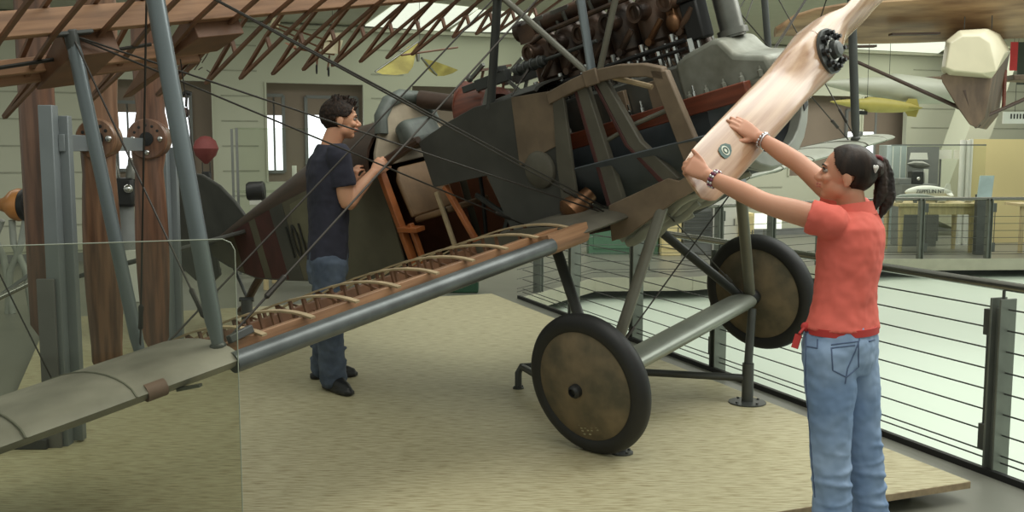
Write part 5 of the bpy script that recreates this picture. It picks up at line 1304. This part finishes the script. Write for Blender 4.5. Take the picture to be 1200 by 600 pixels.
# ---- far gallery: table with airship model under glass, boards, partition
D = 15.4
q0, q1 = at_d(1052, 240, D), at_d(1150, 240, D); zt4 = .745; cy = q0.y
tb = thing('exhibit_table', V((q0.x+q1.x)/2, cy+.3, 0), 'pale wooden exhibit table carrying the small white airship model', 'table')
wc(MB().box(V((q0.x+q1.x)/2, cy+.35, zt4), (q1.x-q0.x, .8, .05)), 'table_top', m_pine, tb, bevel=.004); wc(MB().box(V((q0.x+q1.x)/2, cy+.02, zt4-.09), (q1.x-q0.x-.1, .03, .12)), 'apron', m_pine, tb)
for x in (1058, 1141):
    for dy in (.05, .65): q = at_d(x, 240, D); wc(MB().tube([V(q.x, cy+dy, 0), V(q.x, cy+dy, zt4-.03)], [.03, .045], 12), 'leg', m_pine, tb)
for x in (1056, 1106, 1137):
    q = at_d(x, 236, D); cd_ = thing('caption_card', V(q.x, cy+.08, zt4+.025), {1056: 'white caption card at the near end of the exhibit table', 1106: 'white caption card in the middle of the exhibit table', 1137: 'white caption card at the yellow wall end of the exhibit table'}[x], 'card')
    wc(MB().box(V(q.x, cy+.08, zt4+.05), (.12, .012, .06), (X_, V(0, .5, .86), V(0, -.86, .5))), 'card', m_white, cd_)
# the white airship with its name on the hull
pA, pB = at_d(1060, 225, D+.42), at_d(1117, 225, D+.5); ax = (pB-pA); L = ax.length; ax.normalize(); r = .105
za = thing('airship_model', (pA+pB)/2, 'small white airship model with black lettering on the exhibit table', 'airship model')
prof = [(r*(math.sin(PI*.5*min(1, u/.42))**.6 if u < .42 else max(0, 1-((u-.42)/.58)**2.1)), L*u) for u in [i/24 for i in range(25)]]
wc(MB().lathe(prof, pA, ax, 28), 'hull', m_white, za)
sd = ax.cross(Z_)
for e in (Z_, (sd-Z_*.5).normalized(), (-sd-Z_*.5).normalized()):
    wc(MB().prism([(L*.80, r*.4), (L*.86, r*1.25), (L*.93, r*1.3), (L*.96, r*.15)], .01, (ax, e, ax.cross(e)), pA), 'tail_fin', m_white, za)
wc(MB().box(pA+ax*L*.36-Z_*(r+.015), (L*.16, .06, .05), (ax, sd, Z_)), 'gondola', m_grey, za, bevel=.01)
tx = text_mesh('lettering', 'ZEPPELIN NT', .085, axes_matrix(pA+ax*L*.47+V(0, -1, 0)*(r+.002)+Z_*.012, ax, Z_, ax.cross(Z_)), m_black, None, sx=.95, ext=.002); wchild(tx, za)
wc(MB().tube([V((pA+ax*L*.4).x, (pA+ax*L*.4).y, zt4+.02), pA+ax*L*.4-Z_*r*.9], .012, 8), 'stand_rod', m_steel, za)
p0 = at_d(1050, 232, D+.1); gg = thing('airship_model', p0, 'slim grey airship model lying before the white lettered one', 'airship model')
wc(MB().lathe([(.004, 0), (.035, .06), (.05, .2), (.05, .4), (.03, .52), (.004, .6)], V(p0.x, p0.y, zt4+.12), X_, 20), 'hull', mat('slate airship skin', (150, 156, 150), .4), gg); wc(MB().box(V(p0.x+.3, p0.y, zt4+.05), (.05, .04, .07)), 'cradle', m_grey, gg)
p0 = at_d(1080, 233, D-.05); gg = thing('airship_model', p0, 'long pale slender airship model at the front edge of the exhibit table', 'airship model')
wc(MB().lathe([(.004, 0), (.03, .08), (.045, .3), (.04, .5), (.004, .72)], V(p0.x, p0.y+.25, zt4+.085), X_, 20), 'hull', m_hullw, gg); wc(MB().box(V(p0.x+.35, p0.y+.25, zt4+.035), (.05, .04, .05)), 'cradle', m_grey, gg)
# glass hood over the table
q0, q1 = at_d(1040, 170, D), at_d(1150, 170, D); zh = q0.z
gh = thing('glass_hood', V((q0.x+q1.x)/2, cy+.4, zt4+.02), 'tall clear glass screen above the exhibit table', 'glass screen')
wc(MB().box(V((q0.x+q1.x)/2, cy-.06, (zh+zt4)/2-.4), (q1.x-q0.x, .01, zh-zt4+.8)), 'pane', m_case, gh); wc(MB().box(V((q0.x+q1.x)/2, cy-.06, zh), (q1.x-q0.x, .02, .02)), 'top_edge', m_grey, gh)
for x in (1127, 1134):
    q = at_d(x, 200, D+1.2); zq = at_d(x, 164, D+1.2).z
    po = thing('glass_post', V(q.x, q.y, 0), {1127: 'slimmer white upright tube beside the yellow partition', 1134: 'taller white upright tube touching the yellow partition'}[x], 'post')
    wc(MB().tube([V(q.x, q.y, 0), V(q.x, q.y, zq)], .045, 16), 'tube', m_white, po); wc(MB().lathe([(.08, 0), (.08, .015)], V(q.x, q.y, 0), Z_, 16), 'foot', m_white, po)
# grey board with small exhibits behind the hood
q0, q1 = at_d(1064, 172, 17.2), at_d(1100, 172, 17.2); zb_ = at_d(1080, 252, 17.2).z
bd_ = thing('display_board', V((q0.x+q1.x)/2, q0.y, 0), 'tall dark grey display board behind the lettered airship', 'display board')
wc(MB().box(V((q0.x+q1.x)/2, q0.y, q0.z/2), (q1.x-q0.x, .06, q0.z)), 'board', m_grey, bd_)
wc(MB().prism([(-.15, -.06), (-.13, .06), (.15, .06), (.17, -.06)], .01, (X_, Z_, Y_), at_d(1076, 183, 17.1)), 'print', m_white, bd_)
wc(MB().lathe([(.01, 0), (.06, .1), (.07, .25), (.03, .36), (.005, .4)], at_d(1063, 192, 17.0), V(1, 0, -.08), 18), 'torpedo_relief', m_steel, bd_)
for x0, x1, nm in ((1092, 1115, 'pale picture panel beside the dark display board'), (1118, 1142, 'pale picture panel nearest the yellow partition')):
    q0, q1 = at_d(x0, 181, 17.3), at_d(x1, 181, 17.3); pp_ = thing('picture_panel', (q0+q1)/2, nm, 'picture')
    wc(MB().box((q0+q1)/2, (q1.x-q0.x, .03, .16)), 'sheet', m_white, pp_); wc(MB().tube([V((q0.x+q1.x)/2, q0.y+.04, 0), (q0+q1)/2+V(0, .04, 0)], .02, 8), 'stem', m_grey, pp_)
D = 16.6; q = at_d(1073, 208, D); cm = thing('camera_exhibit', V(q.x, q.y, .0), 'black box-shaped instrument with pale arm before the dark display board', 'instrument')
wc(MB().box(q, (.2, .2, .22)), 'case', m_black, cm, bevel=.02); wc(MB().ball(q+V(0, -.11, -.02), .035, 12, 8), 'lens', m_chrome, cm); wc(MB().box(q+V(.17, 0, .02), (.06, .05, .24)), 'arm', m_white, cm)
wc(MB().box(q+V(-.2, 0, -.06), (.22, .15, .1)), 'base_box', m_grey, cm, bevel=.01); wc(MB().box(V(q.x, q.y, (q.z-.11)/2), (.6, .4, q.z-.11)), 'pedestal', m_grey, cm)
# tall pale glass cabinet
q0, q1 = at_d(1040, 170, 17.5), at_d(1063, 170, 17.5)
cb = thing('glass_cabinet', V((q0.x+q1.x)/2, q0.y, 0), 'narrow tall glass cabinet with pale frosted doors', 'cabinet')
wc(MB().box(V((q0.x+q1.x)/2, q0.y+.2, q0.z/2), (q1.x-q0.x, .4, q0.z)), 'body', mat('frosted blue grey glass', (170, 182, 180), .3, var=.1), cb, bevel=.01)
for x in (1046, 1055): wc(MB().box(at_d(x, 192, 17.46), (.008, .02, .6)), 'door_edge', m_white, cb)
# yellow partition with sign and side table
q0, q1 = at_d(1137, 163, 16.9), at_d(1300, 163, 17.4)
yp = thing('yellow_partition', V((q0.x+q1.x)/2, q0.y, 0), 'large warm yellow partition wall in the far gallery', 'partition')
wc(MB().bar(V(q0.x, q0.y, q0.z/2), V(q1.x, q1.y, q0.z/2), .08, q0.z, Z_), 'panel', m_yellow, yp); wc(MB().bar(V(q0.x-.01, q0.y, q0.z/2), V(q0.x+.04, q0.y-.01, q0.z/2), .10, q0.z, Z_), 'edge_strip', m_white, yp)
q = at_d(1149, 262, 15.2)
sg_ = thing('sign_stand', V(q.x, q.y, 0), 'dark grey sign stand with tilted pale blue panel before the yellow partition', 'sign')
wc(MB().box(V(q.x, q.y, .46), (.17, .1, .92)), 'column', m_postd, sg_, bevel=.01)
p0 = at_d(1155, 219, 15.1); wc(MB().box(p0, (.22, .02, .36), (V(1, 0, 0), V(0, .95, -.3), V(.22, .3, .92).normalized())), 'panel', mat('pale blue panel', (176, 196, 196), .5), sg_, bevel=.004)
q = at_d(1199, 262, 15.4); zt5 = at_d(1199, 240, 15.4).z
sb = thing('side_table', V(q.x+.3, q.y, 0), 'small brown side table against the yellow partition', 'table')
wc(MB().box(V(q.x+.3, q.y+.2, zt5), (.76, .5, .04)), 'table_top', m_pine, sb); 
for dx in (0, .6): wc(MB().box(V(q.x+dx, q.y+.05, zt5/2), (.05, .05, zt5)), 'leg', m_pine, sb)
q = at_d(1189, 138, 14.5); gs_ = thing('grille_sign', q, 'white slotted panel hanging above the yellow partition', 'panel')
wc(MB().box(q, (.34, .03, .17)), 'panel', m_white, gs_)
for k in range(5): wc(MB().box(q+V(-.06+.045*k, -.018, .02), (.018, .01, .07)), 'slot', m_black, gs_)
wc(MB().tube([q+V(0, 0, .08), V(q.x, q.y, ZC+.05)], .004, 6), 'hanging_wire', m_cable, gs_)
q = at_d(1188, 66, 14.2); bn_ = thing('red_banner', q, 'narrow red and dark banner behind the hanging glider', 'banner')
wc(MB().box(q, (.10, .02, .4)), 'cloth', mat('red banner cloth', (204, 60, 62), .7), bn_); wc(MB().box(q+V(.16, 0, -.1), (.2, .02, .6)), 'dark_cloth', mat('dark banner cloth', (58, 62, 52), .7), bn_); wc(MB().tube([q+V(0, 0, .2), V(q.x, q.y, ZC+.05)], .004, 6), 'hanging_wire', m_cable, bn_)
# ---- cabinets across the well, seen under the nose
def cabinet(x0, x1, y0, y1, d, m, label, louvre=0, door=True):
    a, b_ = at_d(x0, y0, d), at_d(x1, y0, d); z0 = 0; w_ = b_.x-a.x; c = V((a.x+b_.x)/2, a.y, 0)
    t = thing('cabinet', c, label, 'cabinet')
    wc(MB().box(c+V(0, .2, a.z/2), (w_, .4, a.z)), 'body', m, t, bevel=.006)
    if louvre:
        for k in range(louvre): wc(MB().box(c+V(0, -.01, a.z*(.3+.65*k/louvre)), (w_*.9, .02, .03)), 'louvre', m_postd, t)
    elif door: wc(MB().box(c+V(0, -.008, a.z*.55), (w_*.86, .016, a.z*.8)), 'door', m, t, bevel=.003); wc(MB().box(c+V(w_*.32, -.025, a.z*.55), (.015, .02, .1)), 'handle', m_steel, t)
    return t
cabinet(776, 799, 246, 290, 15.0, m_yellow, 'pale yellow cabinet across the well under the nose')
cabinet(801, 835, 242, 290, 15.1, m_grey, 'grey louvred cabinet between the yellow and the white one', 9)
cabinet(837, 866, 228, 285, 15.0, m_white, 'white cabinet behind the far landing gear strut')
cabinet(872, 884, 250, 290, 14.8, m_yellow, 'slim yellow cabinet right of the landing gear strut')
cabinet(690, 772, 252, 300, 15.2, mat('green showcase', (92, 130, 104), .4, var=.15), 'wide green showcase seen below the wing root')
q = at_d(900, 259, 15.5); lb = thing('window_stand_in', V(q.x, q.y, 0), 'glowing white panel standing in for a window across the well above the far wheel', 'lit panel')  # glowing panel on a post stands in for a white window
wc(MB().box(q, (.42, .04, .24)), 'panel', m_sky2, lb); wc(MB().box(V(q.x, q.y+.05, q.z/2), (.1, .06, q.z)), 'post', m_grey, lb)
# ================================================================== light
w = bpy.data.worlds.new('hall light'); SC.world = w; w.use_nodes = True
bg = w.node_tree.nodes['Background']; bg.inputs[0].default_value = (.90, .97, .86, 1); bg.inputs[1].default_value = .56
def area(name, loc, target, size, power, col=(1, 1, .95)):
    l = bpy.data.lights.new(name, 'AREA'); l.energy = power; l.shape = 'RECTANGLE'; l.size = size[0]; l.size_y = size[1]; l.color = col
    o = bpy.data.objects.new(name, l); COL.objects.link(o); o.location = loc
    o.rotation_euler = (V(target)-V(loc)).to_track_quat('-Z', 'Y').to_euler(); return o
area('roof_light_over_well', B(8.5, 5.0, 6.5), B(5.5, 5.5, 0), (6, 9), 480, (.95, 1, .93))
area('roof_light_over_platform', B(2.0, 1.5, 6.0), B(1.5, 5.5, .5), (5, 3), 150, (1, .98, .9))
area('right_gallery_fill', B(12.5, 13.2, 3.4), B(12.5, 13.4, 0), (9, 2.5), 230, (1, 1, .92))  # fill lamp added to lighten the right-hand gallery
area('railing_side_fill', B(4.6, 3.5, 4.6), B(2.6, 4.6, 0), (1.6, 5), 70, (1, 1, .94))  # closer fill lamp added so the platform brightens towards the right
area('gallery_light', B(2.0, 12.5, 3.3), B(2.0, 12.9, 0), (14, 1.2), 130, (1, 1, .92))
